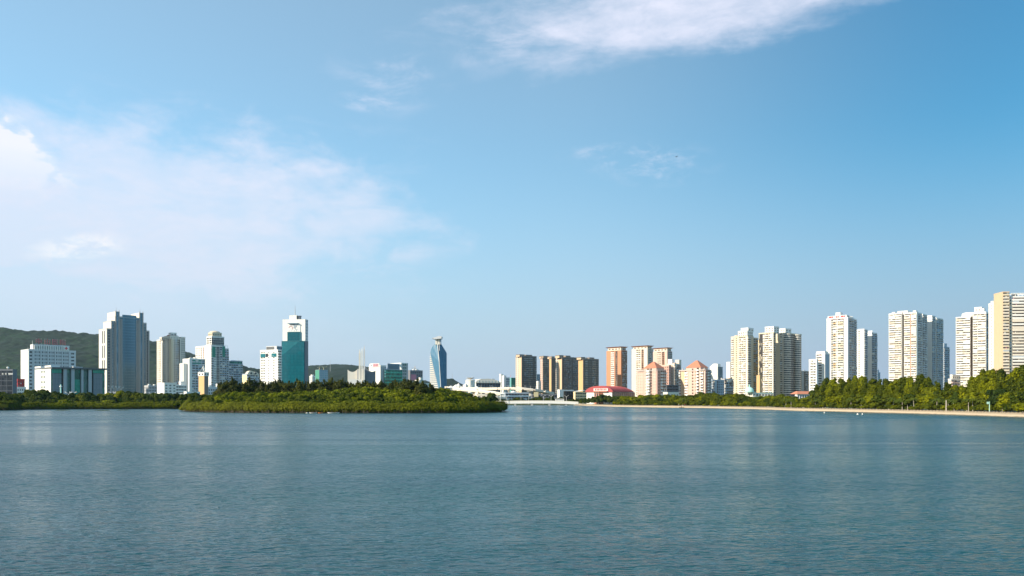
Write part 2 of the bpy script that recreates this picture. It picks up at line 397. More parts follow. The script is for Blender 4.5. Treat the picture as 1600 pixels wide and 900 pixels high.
def glyphs(T, side, u0, u1, off, z, h, n, m, name='sign_letter'):
    """lettering too far off to read: one small cluster of strokes per character"""
    for i in range(n):
        c = u0+(u1-u0)*(i+.5)/n; w = abs(u1-u0)/n*.36; q = MB(); r = random.Random(i*7+int(h*10))
        st = [(-w, w, r.uniform(0, h*.25), .14*h), (-w, w, r.uniform(h*.4, h*.6), .14*h), (-w*.8, w*.8, h*.82, .14*h)]
        vt = [(r.choice((-w, -w*.5)), h), (r.choice((w*.3, w*.8)), h), (0, h*.7)]
        for a, b, zz, t in st:
            if side == 'L': q.box(off-.12, off+.0, c+a, c+b, z+zz, z+zz+t, m)
            else: q.box(c+a, c+b, off-.12, off+.0, z+zz, z+zz+t, m)
        for a, hh in vt:
            if side == 'L': q.box(off-.16, off-.01, c+a, c+a+.16*h, z, z+hh, m)
            else: q.box(c+a, c+a+.16*h, off-.16, off-.01, z, z+hh, m)
        q.build(name, T.o)
def _Ls(T, a0, b0, b1, lst):
    r = []; 
    for px, sp in lst: r.append((max(0, min(1, (T.b(px, a0)-b0)/(b1-b0))), sp))
    return [(r[i][0]-(r[i-1][0] if i else 0), r[i][1]) for i in range(len(r))]
def _Rs(T, b0, a0, a1, lst):
    r = []
    for px, sp in lst: r.append((max(0, min(1, (T.a(px, b0)-a0)/(a1-a0))), sp))
    return [(r[i][0]-(r[i-1][0] if i else 0), r[i][1]) for i in range(len(r))]
def pb(T, xc, xl, xr, y, b0=0., Ls=None, Rs=None, dep=None, **k):
    """block from the columns of its near corner and wall ends; Ls / Rs: strips running away from the corner"""
    a0 = T.a(xc, b0); a1 = T.a(xr, b0); b1 = b0+dep if dep else T.b(xl, a0)
    if isinstance(Ls, list): Ls = _Ls(T, a0, b0, b1, Ls)
    if isinstance(Rs, list): Rs = _Rs(T, b0, a0, a1, Rs)
    z = T.z(y, a0, b0); T.block(a0, a1, b0, b1, z, L=Ls, Rr=Rs, **k); return a0, a1, b0, b1, z
def G(nb, fh=3., **k): return ('grid', dict(nb=nb, fh=fh, **k))
def BL(nb, fh=3., **k): return ('balc', dict(nb=nb, fh=fh, **k))
def CW(nb, fh=3.4, **k): return ('curtain', dict(nb=nb, fh=fh, **k))
def BD(nb, fh=3.3, **k): return ('band', dict(nb=nb, fh=fh, **k))
def FN(nb, fh=3.4, **k): return ('fins', dict(nb=nb, fh=fh, **k))
PL = ('plain',); SL = ('slot',)
LANDMARK = []
def land(x, txt): LANDMARK.append((x, txt))

# ---- dark glass office at the left edge
T = Tower('office_building', 'low dark grey glass office block cut off by the left edge of the view', -62, -66, 19.5, 560, 7, wall='slate', gl='glass_dark')
q = pb(T, -62, -66, 19.5, 579, dep=5.5, back=PL, Ls=PL, Rs=CW(9, 3.6, mm='slate', mw=.2), par=.8)
for xx, w in ((3.9, .9), (8.6, 1.0), (13.6, .9), (15.4, .8), (17.2, .9), (18.9, .8)):
    a = T.a(xx); s = MB(); z = T.z(585.6, a, 0)
    for k in range(2): s.box(a+k*.55*w, a+k*.55*w+.28, -.62, -.42, z, z+1.25, 'white')
    s.box(a-.1, a+.9*w, -.60, -.44, z+.5, z+.75, 'white'); s.build('sign_letter', T.o)
T.mb('roof_lamp').lathe(T.a(10), 2, [(.2, q[4]), (.2, q[4]+1.6), (.9, q[4]+1.9), (.8, q[4]+2.6), (.1, q[4]+3)], 'white', 8); T.done(); land(5, 'dark glass office')

# ---- small red and white building between the office and the hospital
T = Tower('shop_building', 'small white building with a red upper storey between the dark office and the hospital', 27, 22, 40, 700, 40, wall='white')
pb(T, 27, 22, 40, 607, Ls=G(2), Rs=G(4)); pb(T, 28, 25, 38, 594.5, 1.0, Ls=G(2), Rs=G(3, ww=.4), wall='crimson'); T.done()

# ---- hospital
T = Tower('hospital_building', 'white hospital slab with red rooftop characters and rows of grouped windows before the hill', 45, 33, 118, 818, 46, wall='lightgrey')
q = pb(T, 45, 33, 118, 547.5, Ls=[(39.5, ('plain', dict(m='white'))), (38.2, G(1, 3.6, m='white', ww=.5, wh=.3, ac=0)), (33, ('plain', dict(m='white')))], Rs=[(52, G(1, 3.6, ww=.55, wh=.5, ac=0)), (108, ('plain',)), (117.9, G(1, 3.6, ww=.5, wh=.45, ac=0))], par=1.2)  # front painted greyer than the white end, putting its shade into the colour
a0, a1 = T.a(52.5), T.a(108); bw = (a1-a0)/5
for i in range(15):
    for j in range(5):
        x0 = a0+j*bw+.9; T.piece('window', ('R', 0), x0, a0+(j+1)*bw-.9, .28, .42, GL+1+i*3.6+1.3, GL+1+i*3.6+3.0, 'glass')
for j in range(6): T.piece('pier', ('R', 0), a0+j*bw-.55, a0+j*bw+.55, .28, 1.0, GL, q[4]+.3, 'lightgrey')
for j in range(5):
    for k in (1, 2, 3): c = a0+j*bw+.9+(bw-1.8)*k/4; T.mb('mullion').box(c-.35, c+.35, -.55, -.4, GL+1, q[4], 'lightgrey')
r = pb(T, 52, 40, 108, 539.5, .9, Ls=('plain', dict(m='white')), Rs=('plain', dict(m='grey')), z0=q[4]+.3, dep=9, wall='lightgrey', par=.8, gl='glass_dark')  # roof storey: front grey, end white, shade again in the paint
a0, a1 = r[0], r[1]
for i in range(16):
    c = a0+(a1-a0)*(i+.5)/16; h = r[4]-q[4]
    T.piece('roof_pier', ('R', 0), c-.55, c+.55, -.45, .6, q[4]+.5, q[4]+.5+h*.95, 'white')
for i in range(8):
    c = a0+(a1-a0)*(i+.5)/8; T.piece('dark_opening_panel', ('R', .9), c-1.9, c-.4, .28, .34, q[4]+2.8, r[4]-.6, 'glass_dark')  # dark sheets on the wall imitate the shade inside openings
tb = T.piece('sign_board', ('R', 0), T.a(98.5), T.a(107.5), .7, .95, r[4]-4.0, r[4]+.4, 'white')
c = (T.a(98.5)+T.a(107.5))/2; s = MB(); s.box(c-1.5, c+1.5, -1.1, -.97, r[4]-2.3, r[4]-1.4, 'signred'); s.box(c-.45, c+.45, -1.14, -.99, r[4]-3.4, r[4]-.2, 'signred'); s.build('red_cross', T.o)
fr = T.mb('sign_frame')
for x, ch in ((61, '中'), (74.5, '山'), (86.5, '医'), (98.5, '院')):
    a = T.a(x); text_mesh('sign_character', ch, 6.2, 'faded_red', T.o, (a, .6, r[4]+2.0), FR, .2)
    for d in (-2.4, 0, 2.4): fr.box(a+d-.09, a+d+.09, .95, 1.1, r[4]+.3, r[4]+7.4, 'grey')
    for h in (2, 4.5, 7): fr.box(a-2.8, a+2.8, .9, 1.0, r[4]+h, r[4]+h+.12, 'grey')
T.mb('roof_mast').tube([(T.a(52), 3, r[4]), (T.a(52), 3, r[4]+5)], .15, 'white', 6)
T.clutter(2, T.wa*.4, 10, 12, q[4]); T.done(); land(70, 'hospital')

# ---- green glass hall with grey columns
T = Tower('assembly_hall', 'low wide hall with tall grey columns, dark green glass and a flat dark roof edge', 80, 55, 163, 620, 46, wall='lightgrey', gl='glass_green')
wl = ('plain', dict(m='white'))
q = pb(T, 80, 55, 163, 576, Ls=[(71.5, wl), (64, G(3, 4.2, m='white', ww=.55, wh=.42, ac=0)), (55, wl)], Rs=[(96, None), (163, None)], par=0)
T.p['wall'] = MB()                                     # the front is built column by column below
T.face(('L', q[0]), q[2], q[3], GL, q[4], _Ls(T, q[0], q[2], q[3], [(71.5, wl), (64, G(3, 4.2, m='white', ww=.55, wh=.42, ac=0)), (55, wl)]))
T.face(('B', q[3]), q[0], q[1], GL, q[4], PL); T.face(('E', q[1]), q[2], q[3], GL, q[4], PL)
zt = q[4]
for x0, x1, o, h, m in ((98, 103, 2.2, zt, 'columngrey'), (110, 115, 2.2, zt, 'columngrey'), (125.6, 129, 2.2, zt, 'columngrey'), (137, 142, 2.2, zt, 'columngrey')):
    T.piece('column', ('R', 0), T.a(x0), T.a(x1), .3, o, GL, h, m)
for x0, x1, m in ((82, 96, 'panelgrey'), (145.5, 160, 'panelgrey')):
    n = 6; z1 = T.z(583, T.a(x0))
    for i in range(n):
        for j in range(3):
            u0 = T.a(x0)+(T.a(x1)-T.a(x0))*j/3; u1 = T.a(x0)+(T.a(x1)-T.a(x0))*(j+1)/3-.07
            T.piece('wall_panel', ('R', 0), u0, u1, .0, .5, GL+(z1-GL)*i/n, GL+(z1-GL)*(i+1)/n-.08, m)
for x0, x1 in ((81, 96), (145, 162)):
    for j in range(6):
        u = T.a(x0)+(T.a(x1)-T.a(x0))*j/6; T.piece('glass_panel', ('R', 0), u, u+(T.a(x1)-T.a(x0))/6-.12, .25, .35, T.z(582.5, u), zt-.1, 'glass_brightgreen')
for j in range(4):
    u = T.a(116)+(T.a(125)-T.a(116))*j/4
    for k in range(4): T.piece('glass_panel', ('R', 0), u, u+(T.a(125)-T.a(116))/4-.15, .05, .15, GL+k*5.2, GL+k*5.2+5.0, 'glass_brightgreen')
for x in (105, 107.5, 131, 134): T.piece('mullion', ('R', 0), T.a(x), T.a(x)+.18, 0, .3, GL, zt, 'lightgrey')
T.piece('dark_gap_strip', ('R', 0), T.a(96.2), T.a(97.9), .02, .12, GL, zt, 'black'); T.piece('dark_gap_strip', ('R', 0), T.a(142.1), T.a(145.3), .02, .12, GL, zt, 'black')  # black strips on the face imitate the shade of the gaps
T.piece('canopy', ('R', 0), -.5, T.wa+1.5, -T.wb*.55, 3.0, zt+.02, zt+1.2, 'darkgrey')
for x0, x1 in ((55, 64), (70.5, 80)): 
    u1, u0 = T.b(x0), T.b(x1); T.piece('roof_tower', ('L', 0), u0, u1, -6, .3, zt+1.22, zt+2.6, 'white')
T.clutter(4, T.wa*.8, 8, T.wb*.5, zt+1.1, 4, 1.5); T.done(); land(110, 'green glass hall')

# ---- big stepped twin-crown office tower
T = Tower('office_tower', 'tall stepped office tower with stone piers, blue glass centre and two raised crown blocks', 167, 155, 233, 1000, 45, wall='stone', gl='glass_blue')
SP = dict(m='stone'); dl = 12.0
wb = T.wb
lit = [(.22, ('plain', dict(m='warmwhite'))), (.14, G(1, 17, m='warmwhite', ww=.9, wh=.86, sill=.07, ac=0)), (.1, ('plain', dict(m='warmwhite'))), (.14, G(1, 17, m='warmwhite', ww=.9, wh=.86, sill=.07, ac=0)), (.4, ('plain', dict(m='warmwhite')))]
def lv(xc, xr, y, off, **k):
    b0 = off; a0 = T.a(xc, b0); a1 = T.a(xr, b0); z = T.z(y, a0, b0)
    T.block(a0, a1, b0, b0+wb, z, **k); return a0, a1, b0, z
lv(167, 233, 514.5, 0.9, L=lit, Rr=FN(12, 3.6, fw=.38, m='piergrey', m2='piergrey', sp=.25), gl='glass_dark')  # front piers darkened against the warm white end, shade put into the paint
lv(174, 228.5, 502.5, .45, L=('plain', dict(m='warmwhite')), Rr=FN(12, 3.6, fw=.36, m='piergrey', m2='piergrey', sp=.25))
a0, a1, b0, z = lv(180, 223.5, 495.5, .0, L=('plain', dict(m='warmwhite')), Rr=[(.08, FN(2, 3.6, m='piergrey')), (.84, CW(9, 3.6, mm='bluesteel', mw=.2, lh=.3)), (.08, FN(2, 3.6, m='piergrey'))])
for i in range(29):      # the blue glass centre, one panel row per storey
    T.piece('glass_panel', ('R', 0), T.a(191), T.a(213), .16, .45, GL+8+i*3.6, GL+8+i*3.6+3.25, 'glass_blue')
for x0, x1, yt in ((180.3, 186, 487), (217.5, 223.3, 489)):
    s0, s1 = T.a(x0), T.a(x1); zz = T.z(yt, s0)
    T.block(s0, s1, -.9, wb-.4, zz, L=('plain', dict(m='warmwhite')), Rr=[(.28, ('plain', dict(m='piergrey'))), (.44, CW(2, 3.6, mm='bluesteel')), (.28, ('plain', dict(m='piergrey')))], z0=GL, par=0)
    for px in (s0+.3, s1-.3): T.mb('roof_finial').box(px-.3, px+.3, -1.1, -.5, zz, zz+2.2, 'stone'); 
    T.mb('roof_mast').tube([((s0+s1)/2, 3, zz), ((s0+s1)/2, 3, zz+6)], .12, 'grey', 5)
for x in (187.3, 190, 213.6, 216.4): T.piece('pier', ('R', 0), T.a(x)-.8, T.a(x)+.8, .2, .8, GL, z-2, 'piergrey')
T.block(-1, T.wa+1.5, -4, -1.2, GL+9, Rr=FN(12, 4, fw=.4, m='piergrey'), L=G(1), gl='glass_dark', z0=GL)
T.done(); land(195, 'stepped tower')

# ---- low white works between the towers
T = Tower('low_building', 'low dark terrace building with white roof tanks beside the stepped tower', 232, 226, 246, 900, 40, wall='grey', gl='glass_dark')
q = pb(T, 232, 226, 246, 604, Ls=G(3), Rs=G(6)); T.clutter(0, T.wa, 0, T.wb, q[4], 9, 2.5, ('white', 'white', 'grey')); T.done()

# ---- pale apartment tower with brown window columns
T = Tower('apartment_tower', 'cream apartment tower with brown window columns and a cluttered reddish roof terrace', 268, 245.5, 289, 1050, 46, wall='warmwhite', gl='glass_brown')
LL = [(264.5, ('plain', dict(m='cream'))), (262, BL(1, 3., par=('ivory',), enc=.2)), (259, PL), (255, G(2, 3., ww=.7, wh=.6)), (252, PL), (249, G(2, 3., ww=.6, wh=.6)), (245.5, G(1, 3., ww=.4))]
RR = [(271, ('plain', dict(m='cream'))), (274, G(1, 3., ww=.6)), (278.5, BL(2, 3., par=('lightgrey', 'ivory'))), (281, SL), (286, BL(2, 3., par=('grey', 'ivory'))), (289, G(1, 3., ww=.7))]
q = pb(T, 268, 245.5, 283, 530, Ls=LL, Rs=RR[:4]+[(283, PL)])
q2 = pb(T, 283, 279, 289, 528, 2.5, Ls=PL, Rs=G(3, 3., ww=.6))
q3 = pb(T, 266, 250, 279, 526.5, 1.5, Ls=G(5, 3, ww=.5), Rs=G(3, 3, ww=.5), z0=q[4])
for i in range(6): T.mb('pergola').box(q3[0]+i*2, q3[0]+i*2+.3, 2, 12, q3[4]+2.5, q3[4]+2.8, 'terracotta'); T.mb('pergola').box(q3[0]+i*2, q3[0]+i*2+.3, 2, 2.3, q3[4]+.3, q3[4]+2.5, 'white')
T.block(q3[0]+3, q3[0]+10, 6, 13, T.z(521.5, 4, 8), z0=q3[4], L=PL, Rr=G(2), wall='white'); T.clutter(q3[0], q3[1], 1, q3[3]*.7, q3[4], 10, 4, ('white', 'terracotta', 'cream')); T.done(); land(267, 'brown-windowed tower')
T = Tower('podium_building', 'low white podium with dark ribbon windows at the foot of the cream tower', 257, 246, 291, 860, 46, wall='white')
q = pb(T, 257, 246, 275, 600, Ls=PL, Rs=G(3, 3.2, ww=.5, wh=.4)); pb(T, 275, 272, 291, 603.5, .6, Ls=PL, Rs=BD(4, 3.2)); pb(T, 283, 280, 289, 598, 4, Ls=PL, Rs=PL); T.done()

# ---- mid block, pale, green glass top
T = Tower('apartment_block', 'shorter white apartment block with a greenish glazed top beside the orange clock pillar', 296, 281, 320, 960, 48, wall='white', gl='glass')
q = pb(T, 296, 286, 320, 562, Ls=PL, Rs=[(300, PL), (320, BL(4, 3., par=('lightgrey', 'bluegrey'), out=.7, enc=.4))])
pb(T, 287, 281, 292, 569.5, 5., Ls=G(2, 3, ww=.3), Rs=PL)
T.mb('roof_glazing').box(T.a(301), T.a(314), -.5, .0, q[4]-6, q[4]-.2, 'netgreen'); T.clutter(q[0], q[1], q[2], q[3], q[4], 6, 3, ('white',)); T.done()

# ---- stepped white tower with green glass corners
T = Tower('apartment_tower', 'white stepped apartment tower with green glazed corners and a rounded crown', 330, 305.5, 357, 1000, 46, wall='white', gl='glass')
q = pb(T, 330, 306, 351, 541, Ls=[(326, PL), (320, G(2, 3., ww=.25, wh=.3)), (313, G(2, 3, ww=.5, m2='palepink')), (305.5, G(3, 3, ww=.5))], Rs=[(334, BL(1, 3., par=('lightgrey',), out=.8)), (338, G(2, 3.)), (343, CW(3, 3.)), (351, BL(2, 3., par=('lightgrey', 'bluegrey'), out=.8))])
q2 = pb(T, 351, 349, 357, 546, 1.5, Ls=PL, Rs=BL(2, 3, par=('bluegrey', 'lightgrey')), dep=14)
T.piece('glazed_corner', ('R', 0), T.a(331), T.a(336), .85, 1.3, T.z(558, 2), T.z(541.5, 2), 'netgreen'); T.piece('glazed_corner', ('R', 0), T.a(347), T.a(351), .85, 1.3, T.z(558, 20), T.z(541.5, 20), 'netgreen')
q3 = pb(T, 331, 307, 350, 527, 1.0, Ls=[(322, G(2, 3.2, ww=.75, wh=.6)), (307, G(4, 3.2, ww=.4))], Rs=CW(6, 3.2), z0=q[4], dep=14)
q4 = pb(T, 332, 316, 346, 521, 2.0, Ls=G(4, 3, ww=.6), Rs=G(4, 3), z0=q3[4], dep=11, wall='cream')
T.mb('crown').lathe((q4[0]+q4[1])/2, 8, [(6.5, q4[4]), (6.5, q4[4]+2.0), (5.0, q4[4]+3.2), (1.5, q4[4]+4.0)], 'cream', 14)
T.clutter(q3[0], q3[1], 2, 13, q3[4], 8, 3, ('white', 'cream', 'darkgrey'))
fr = T.mb('roof_frame')
for a in (q2[0]+1, q2[1]-1): fr.tube([(a, 2, q2[4]), (a, 2, q2[4]+5)], .18, 'white', 5)
fr.tube([(q2[0]+1, 2, q2[4]+5), (q2[1]-1, 2, q2[4]+5)], .18, 'white', 5)
T.done(); land(330, 'green-cornered tower')

# ---- teal roofed mid block
T = Tower('apartment_block', 'shaded long apartment block with a teal glazed top floor below the hill ridge', 358, 350, 379, 1080, 34, wall='bluegrey', gl='glass')
q = pb(T, 358, 350, 379, 569.5, Ls=PL, Rs=BL(6, 3., par=('bluegrey', 'lightgrey'), out=.8)); pb(T, 359, 352, 378.5, 564.5, .5, Ls=PL, Rs=CW(8, 4, mm='bluegrey'), z0=q[4], gl='glass_green', par=.5); T.clutter(q[0], q[1], 1, 10, T.z(564.5), 5, 2); T.done(); land(368, 'teal-topped block')

# ---- orange pillar with white cap and spire legs
T = Tower('clock_tower', 'slim orange tiled tower with a white cap and a four-legged spire', 319.5, 311, 325, 700, 48, wall='tan', gl='glass_dark')
q = pb(T, 319.5, 311, 325, 588, Ls=('plain', dict(m='tan')), Rs=('plain', dict(m='darkbrown')), par=0)  # one orange tower: dark brown on the right wall is painted shade
T.block(-.4, q[1]+.4, -.4, q[3]+.4, T.z(582.5), z0=q[4]+.36, L=G(2, 3.2, m='white', ww=.5, wh=.5, ac=0), Rr=G(2, 3.2, m='white', ww=.5, wh=.5, ac=0), par=.2, wall='white')
zc = T.z(582.5); cx_, cy_ = q[1]/2, q[3]/2
for sx, sy in ((0, 0), (1, 0), (1, 1), (0, 1)):
    m = MB(); m.tube([(q[1]*sx, q[3]*sy, zc+.5), (cx_+(sx-.5)*1.1, cy_+(sy-.5)*1.1, zc+4.3), (cx_+(sx-.5)*.3, cy_+(sy-.5)*.3, zc+6.2)], [.34, .28, .18], 'white', 6); m.build('spire_leg', T.o)
T.mb('spire').tube([(cx_, cy_, zc+4), (cx_, cy_, zc+7.4)], [.3, .05], 'white', 6); T.done()
T = Tower('low_building', 'low white flat-roofed building with dark windows right of the orange tower', 326, 323, 342, 760, 42, wall='lightgrey')
q = pb(T, 326, 323, 342, 607, Ls=('plain', dict(m='white')), Rs=G(5, 3.3, ww=.6, wh=.5)); pb(T, 327, 323, 330, 604, 1., Ls=PL, Rs=PL, wall='white'); pb(T, 340, 338, 343, 602, 1., Ls=PL, Rs=PL, wall='white'); T.done()
T = Tower('low_building', 'long low white hall roof just above the shore trees left of the orange tower', 292, 288, 312, 640, 42, wall='white')
q = pb(T, 292, 288, 312, 614.5, Ls=PL, Rs=BD(6, 3.)); T.done()

# ---- small cream building with rounded gable
T = Tower('villa_building', 'small cream building with rounded gables half hidden behind the island pines', 386, 379, 404, 880, 44, wall='bluegrey')
q = pb(T, 386, 379, 404, 586, Ls=('plain', dict(m='creamyellow')), Rs=BL(4, 3., par=('bluegrey', 'lightgrey')))  # yellow for the sunlit end, blue-grey for the shaded wall, both painted in
for c, r_ in ((T.a(392), 4.2), (T.a(399), 3.2)):
    T.mb('gable').prism([(c+r_*math.cos(t), -.8, q[4]+.2+r_*1.1*math.sin(t)) for t in np.linspace(0, math.pi, 11)], (0, 6, 0), 'ivory')
    T.mb('round_window').prism([(c+1.2*math.cos(t), -.9, q[4]+2+1.2*math.sin(t)) for t in np.linspace(0, 2*math.pi, 11)[:-1]], (0, .2, 0), 'glass_dark')
T.done()

# ---- white hotel block left of the teal tower
T = Tower('hotel_building', 'bright white block with small windows and a dark glass penthouse, left of the teal tower', 434, 407, 439.5, 900, 62, wall='white', gl='glass')
q = pb(T, 434, 407, 439.5, 548, Ls=[(430, PL), (426, G(1, 3.05, ww=.7, wh=.3, ac=.1)), (422, PL), (418, G(1, 3.05, ww=.55, wh=.3, ac=.1)), (415, PL), (407.5, G(2, 3.05, ww=.75, wh=.36, ac=.2)), (407, PL)], Rs=BL(1, 3.05, par=('white',), enc=0., out=1.0))
for x0, x1, m in ((424.5, 432.5, 'glass_teal_pale'), (415.5, 419, 'glass_dark'), (407.5, 415, 'glass_teal_pale')):
    T.piece('window_panel', ('L', 0), T.b(x1), T.b(x0), .25, .45, T.z(557.5), T.z(552), m)
r = pb(T, 432.5, 416.5, 440.5, 541.5, 1.5, Ls=[(429, PL), (417, ('plain', dict(m='darkgrey')))], Rs=CW(4, 4, mm='bluegrey'), z0=q[4]+.3, par=.4, wall='lightgrey', gl='glass_blue')
T.done(); land(420, 'white hotel block')

# ---- teal tower
T = Tower('office_tower', 'teal glass tower with a white crown slab, round logo panel and a slanted lower wing', 476.5, 440.5, 479.5, 950, 83, wall='teal_paint', gl='glass_teal')
wbt = T.wb; wa = 9.5
zt1 = T.z(533); 
def TB(x): return T.b(x)
T.block(0, wa, 0, wbt, zt1, L=CW(18, 3.6, mm='teal_paint', mw=.08, lh=.12), Rr=('plain', dict(m='slate')), par=0, roof='teal_paint')  # slate right wall: the shaded side given a dark colour
T.block(1.5, wa, .3, wbt-.6, T.z(499), z0=zt1+.35, L=('plain', dict(m='white')), Rr=G(3, 3.4, m='lightgrey'), par=0, wall='white')        # white slab
u0, u1 = TB(468.8), TB(449.4)
T.block(.2, 5, u0, u1, T.z(518.7), z0=zt1+.36, L=CW(8, 3.6, mm='teal_paint', mw=.08, lh=.12), Rr=('plain', dict(m='teal_paint')), par=0, roof='teal_paint')
T.piece('sign_panel', ('L', 1.5), u0, u1-.3, .35, .9, T.z(518.3), T.z(507), 'white')
c = (u0+u1)/2; zc = T.z(512)
for k, x in enumerate((451.5, 455.5, 459.5, 463.2)): T.piece('round_opening', ('L', 1.5), TB(x)-.5, TB(x)+.5, .9, 1.0, T.z(517), T.z(515.8), 'bluegrey')
ring = MB()
for t in np.linspace(.3, math.pi*1.25, 8): ring.box(.35, .58, TB(454)+2.3*math.cos(t)-.35, TB(454)+2.3*math.cos(t)+.35, zc+2*math.sin(t)-.35, zc+2*math.sin(t)+.35, 'rose')
ring.build('logo_ring', T.o)
em = MB()
for dy, dz_, w, h in ((-2.3, -.4, .9, 3.6), (-.9, 1.6, 1.8, 1.1), (-.9, -1.2, .9, 2.8), (.6, .8, .8, 3.2), (.4, -2.6, 2.6, .8), (-2.6, 3.2, 3.4, .7)): em.box(.35, .6, TB(462)-dy-w/2, TB(462)-dy+w/2, zc+dz_, zc+dz_+h, 'bluegrey')
em.build('logo_emblem', T.o)
T.piece('sign_shelf', ('L', 1.5), TB(466), TB(450), .3, 3.2, T.z(505.6), T.z(504.4), 'bluesteel')
pz0, pz1 = T.z(499)+.4, T.z(493)
T.block(2.6, wa-1, TB(462.2), TB(451.2), pz1, z0=pz0, L=PL, Rr=('plain', dict(m='slate')), par=.4, wall='white')  # white penthouse with its shaded right side painted slate
T.mb('roof_drum').lathe(6, TB(464.5), [(2.4, pz0), (2.4, pz0+3.6), (2.9, pz0+3.8), (2.7, pz0+4.5)], 'slate', 14)
T.mb('antenna').tube([(6, TB(458), pz1), (6, TB(458), pz1+3.5), (6, TB(458), T.z(476))], [.6, .42, .16], 'grey', 6)
# slanted front wing: its roof falls from right to left
zl, zr = T.z(556.5), T.z(534)
uL, uM = wbt-.15, TB(468.5)
T.mb('front_wing').prism([(-.05, .15, GL), (-.05, uL, GL), (-.05, uL, zl), (-.05, uM, zr), (-.05, .15, zr)], (-2.2, 0, 0), 'glass_teal')
T.mb('slanted_edge').prism([(-.02, uL, zl+.1), (-.02, uM, zr+.1), (-.02, uM-3, zr+2.2 if False else zr+.6), (-.02, uM-1.2, zr+.5), (-.02, uL, zl+3.4)], (-2.28, 0, 0), 'glass_teal_pale')
T.mb('glass_wedge').poly([(-.06, uL, zl+3.4), (-.06, uM, zr+.2), (-.06, TB(449.4), zt1-.2), (-.06, uL, zt1-.2)], 'glass_teal_pale')
mq = T.mb('mullion')
for i in range(1, 16): 
    u = .15+(uL-.15)*i/16; h = zr if u < uM else zr+(zl-zr)*(u-uM)/(uL-uM); mq.box(-2.32, -2.2, u-.05, u+.05, GL, h-.2, 'teal_paint')
for i in range(1, 19): 
    h = GL+i*3.6
    if h < zr-1: 
        ue = uL if h < zl else uM+(uL-uM)*(zr-h)/(zr-zl); mq.box(-2.3, -2.2, .2, ue-.2, h, h+.1, 'teal_paint')
T.done(); land(458, 'teal tower')

# ---- netted building site and little white house before the middle hill
T = Tower('unfinished_building', 'building under construction wrapped in green netting with small yellow cranes', 499, 493, 512, 1200, 40, wall='bluegrey', gl='netteal')
q = pb(T, 499, 493, 512, 578, Ls=('plain', dict(m='netgreen')), Rs=G(5, 3.2, ww=.5, ac=0), par=0)
for x in (2, 9): T.mb('crane').tube([(x, 4, q[4]), (x, 4, q[4]+5)], .3, 'creamyellow', 4); T.mb('crane').tube([(x-3, 4, q[4]+4), (x+6, 4, q[4]+5.4)], .25, 'creamyellow', 4)
T.done(); land(500, 'netted site')
T = Tower('house_building', 'tiny white house right of the teal tower above the pines', 488, 484, 492, 1100, 40, wall='white')
pb(T, 488, 484, 492, 589, Ls=G(2), Rs=G(2)); pb(T, 488, 486, 490, 587, 1, Ls=PL, Rs=PL); T.done()

# ---- museum with three spires and curved sails
o = empty('monument_building', (ray(564, 850), 850, 0), R(10), label='white monument with three tall square spires between curved sail-shaped wings', cat='monument'); D_ = 850
def lx(x): return ray(x, D_)-ray(564, D_)
for x, y, w, m in ((562.2, 547.5, .95, 'warmwhite'), (565.6, 544.5, .7, 'white'), (569.0, 541.5, .85, 'lightgrey')):
    k = MB(); c = lx(x); h = zat(y, D_)
    k.prism([(c-w, -w, GL), (c+w, -w, GL), (c+w, w, GL), (c-w, w, GL)], (0, 0, h-GL-3), m)
    t = MB(); t.hexa([(c-w, -w, h-3), (c+w, -w, h-3), (c+w, w, h-3), (c-w, w, h-3), (c-w*.2, -w*.2, h+1.2), (c+w*.2, -w*.2, h+1.2), (c+w*.2, w*.2, h+1.2), (c-w*.2, w*.2, h+1.2)], m)
    ob = k.build('spire', o); t.build('spire_tip', ob)
def sail(x0, x1, y0, y1, yc, dy, m, thick=3.):
    k = MB(); n = 8; pts = [(lx(x0), dy, GL)]
    for i in range(n+1):
        f = i/n; y = y0+(y1-y0)*f+yc*4*f*(1-f); pts.append((lx(x0+(x1-x0)*f), dy, zat(y, D_)))
    pts.append((lx(x1), dy, GL)); k.prism(pts, (0, thick, 0), m); k.build('sail_wall', o)
sail(543.5, 558, 577.5, 577.5, 3.6, 3, 'warmwhite', 8); sail(570, 586.5, 571, 578.5, 5.0, 5, 'slate', 8)
k = MB(); k.box(lx(558), lx(569), 0, 10, GL, zat(576.5, D_), 'grey'); k.build('tower_base', o)
k = MB(); k.prism([(lx(566.5), -2.5, GL), (lx(570), -2.5, GL), (lx(569.6), -2.5, zat(576, D_)), (lx(567.4), -2.5, zat(579, D_))], (0, 3, 0), 'warmwhite'); k.build('fin_wall', o)
k = MB(); k.box(lx(546), lx(565), -6, -3, GL, zat(593, D_), 'white'); k.build('podium', o)
land(564, 'three spires')

# ---- green office building with billboard
T = Tower('office_building', 'white and green glass office block with a rooftop billboard and red-lettered sign', 594.5, 577, 637, 900, 46, wall='white', gl='glass_green')
q = pb(T, 594.5, 577, 603, 572.5, Ls=('plain', dict(m='white')), Rs=('plain', dict(m='grey')))  # grey right wall is the white block's shade done as paint
T.piece('sign_board', ('L', 0), T.b(593.5), T.b(578.5), .3, .9, T.z(573.4), T.z(567.6), 'white')
glyphs(T, 'L', T.b(592.8), T.b(584), -1.0, T.z(572.6), 3.2, 5, 'rose')
T.mb('logo').lathe(-.6, T.b(581), [(0.1, T.z(572.2)), (1.2, T.z(571)), (1.2, T.z(569.5)), (.1, T.z(568.5))], 'bluesteel', 8)
q2 = pb(T, 601, 596, 628, 577.5, -1.5, Ls=CW(2), Rs=BD(6, 3.7, wh=.6, m='glass_brightgreen'), par=.4, wall='bluegrey', dep=20)
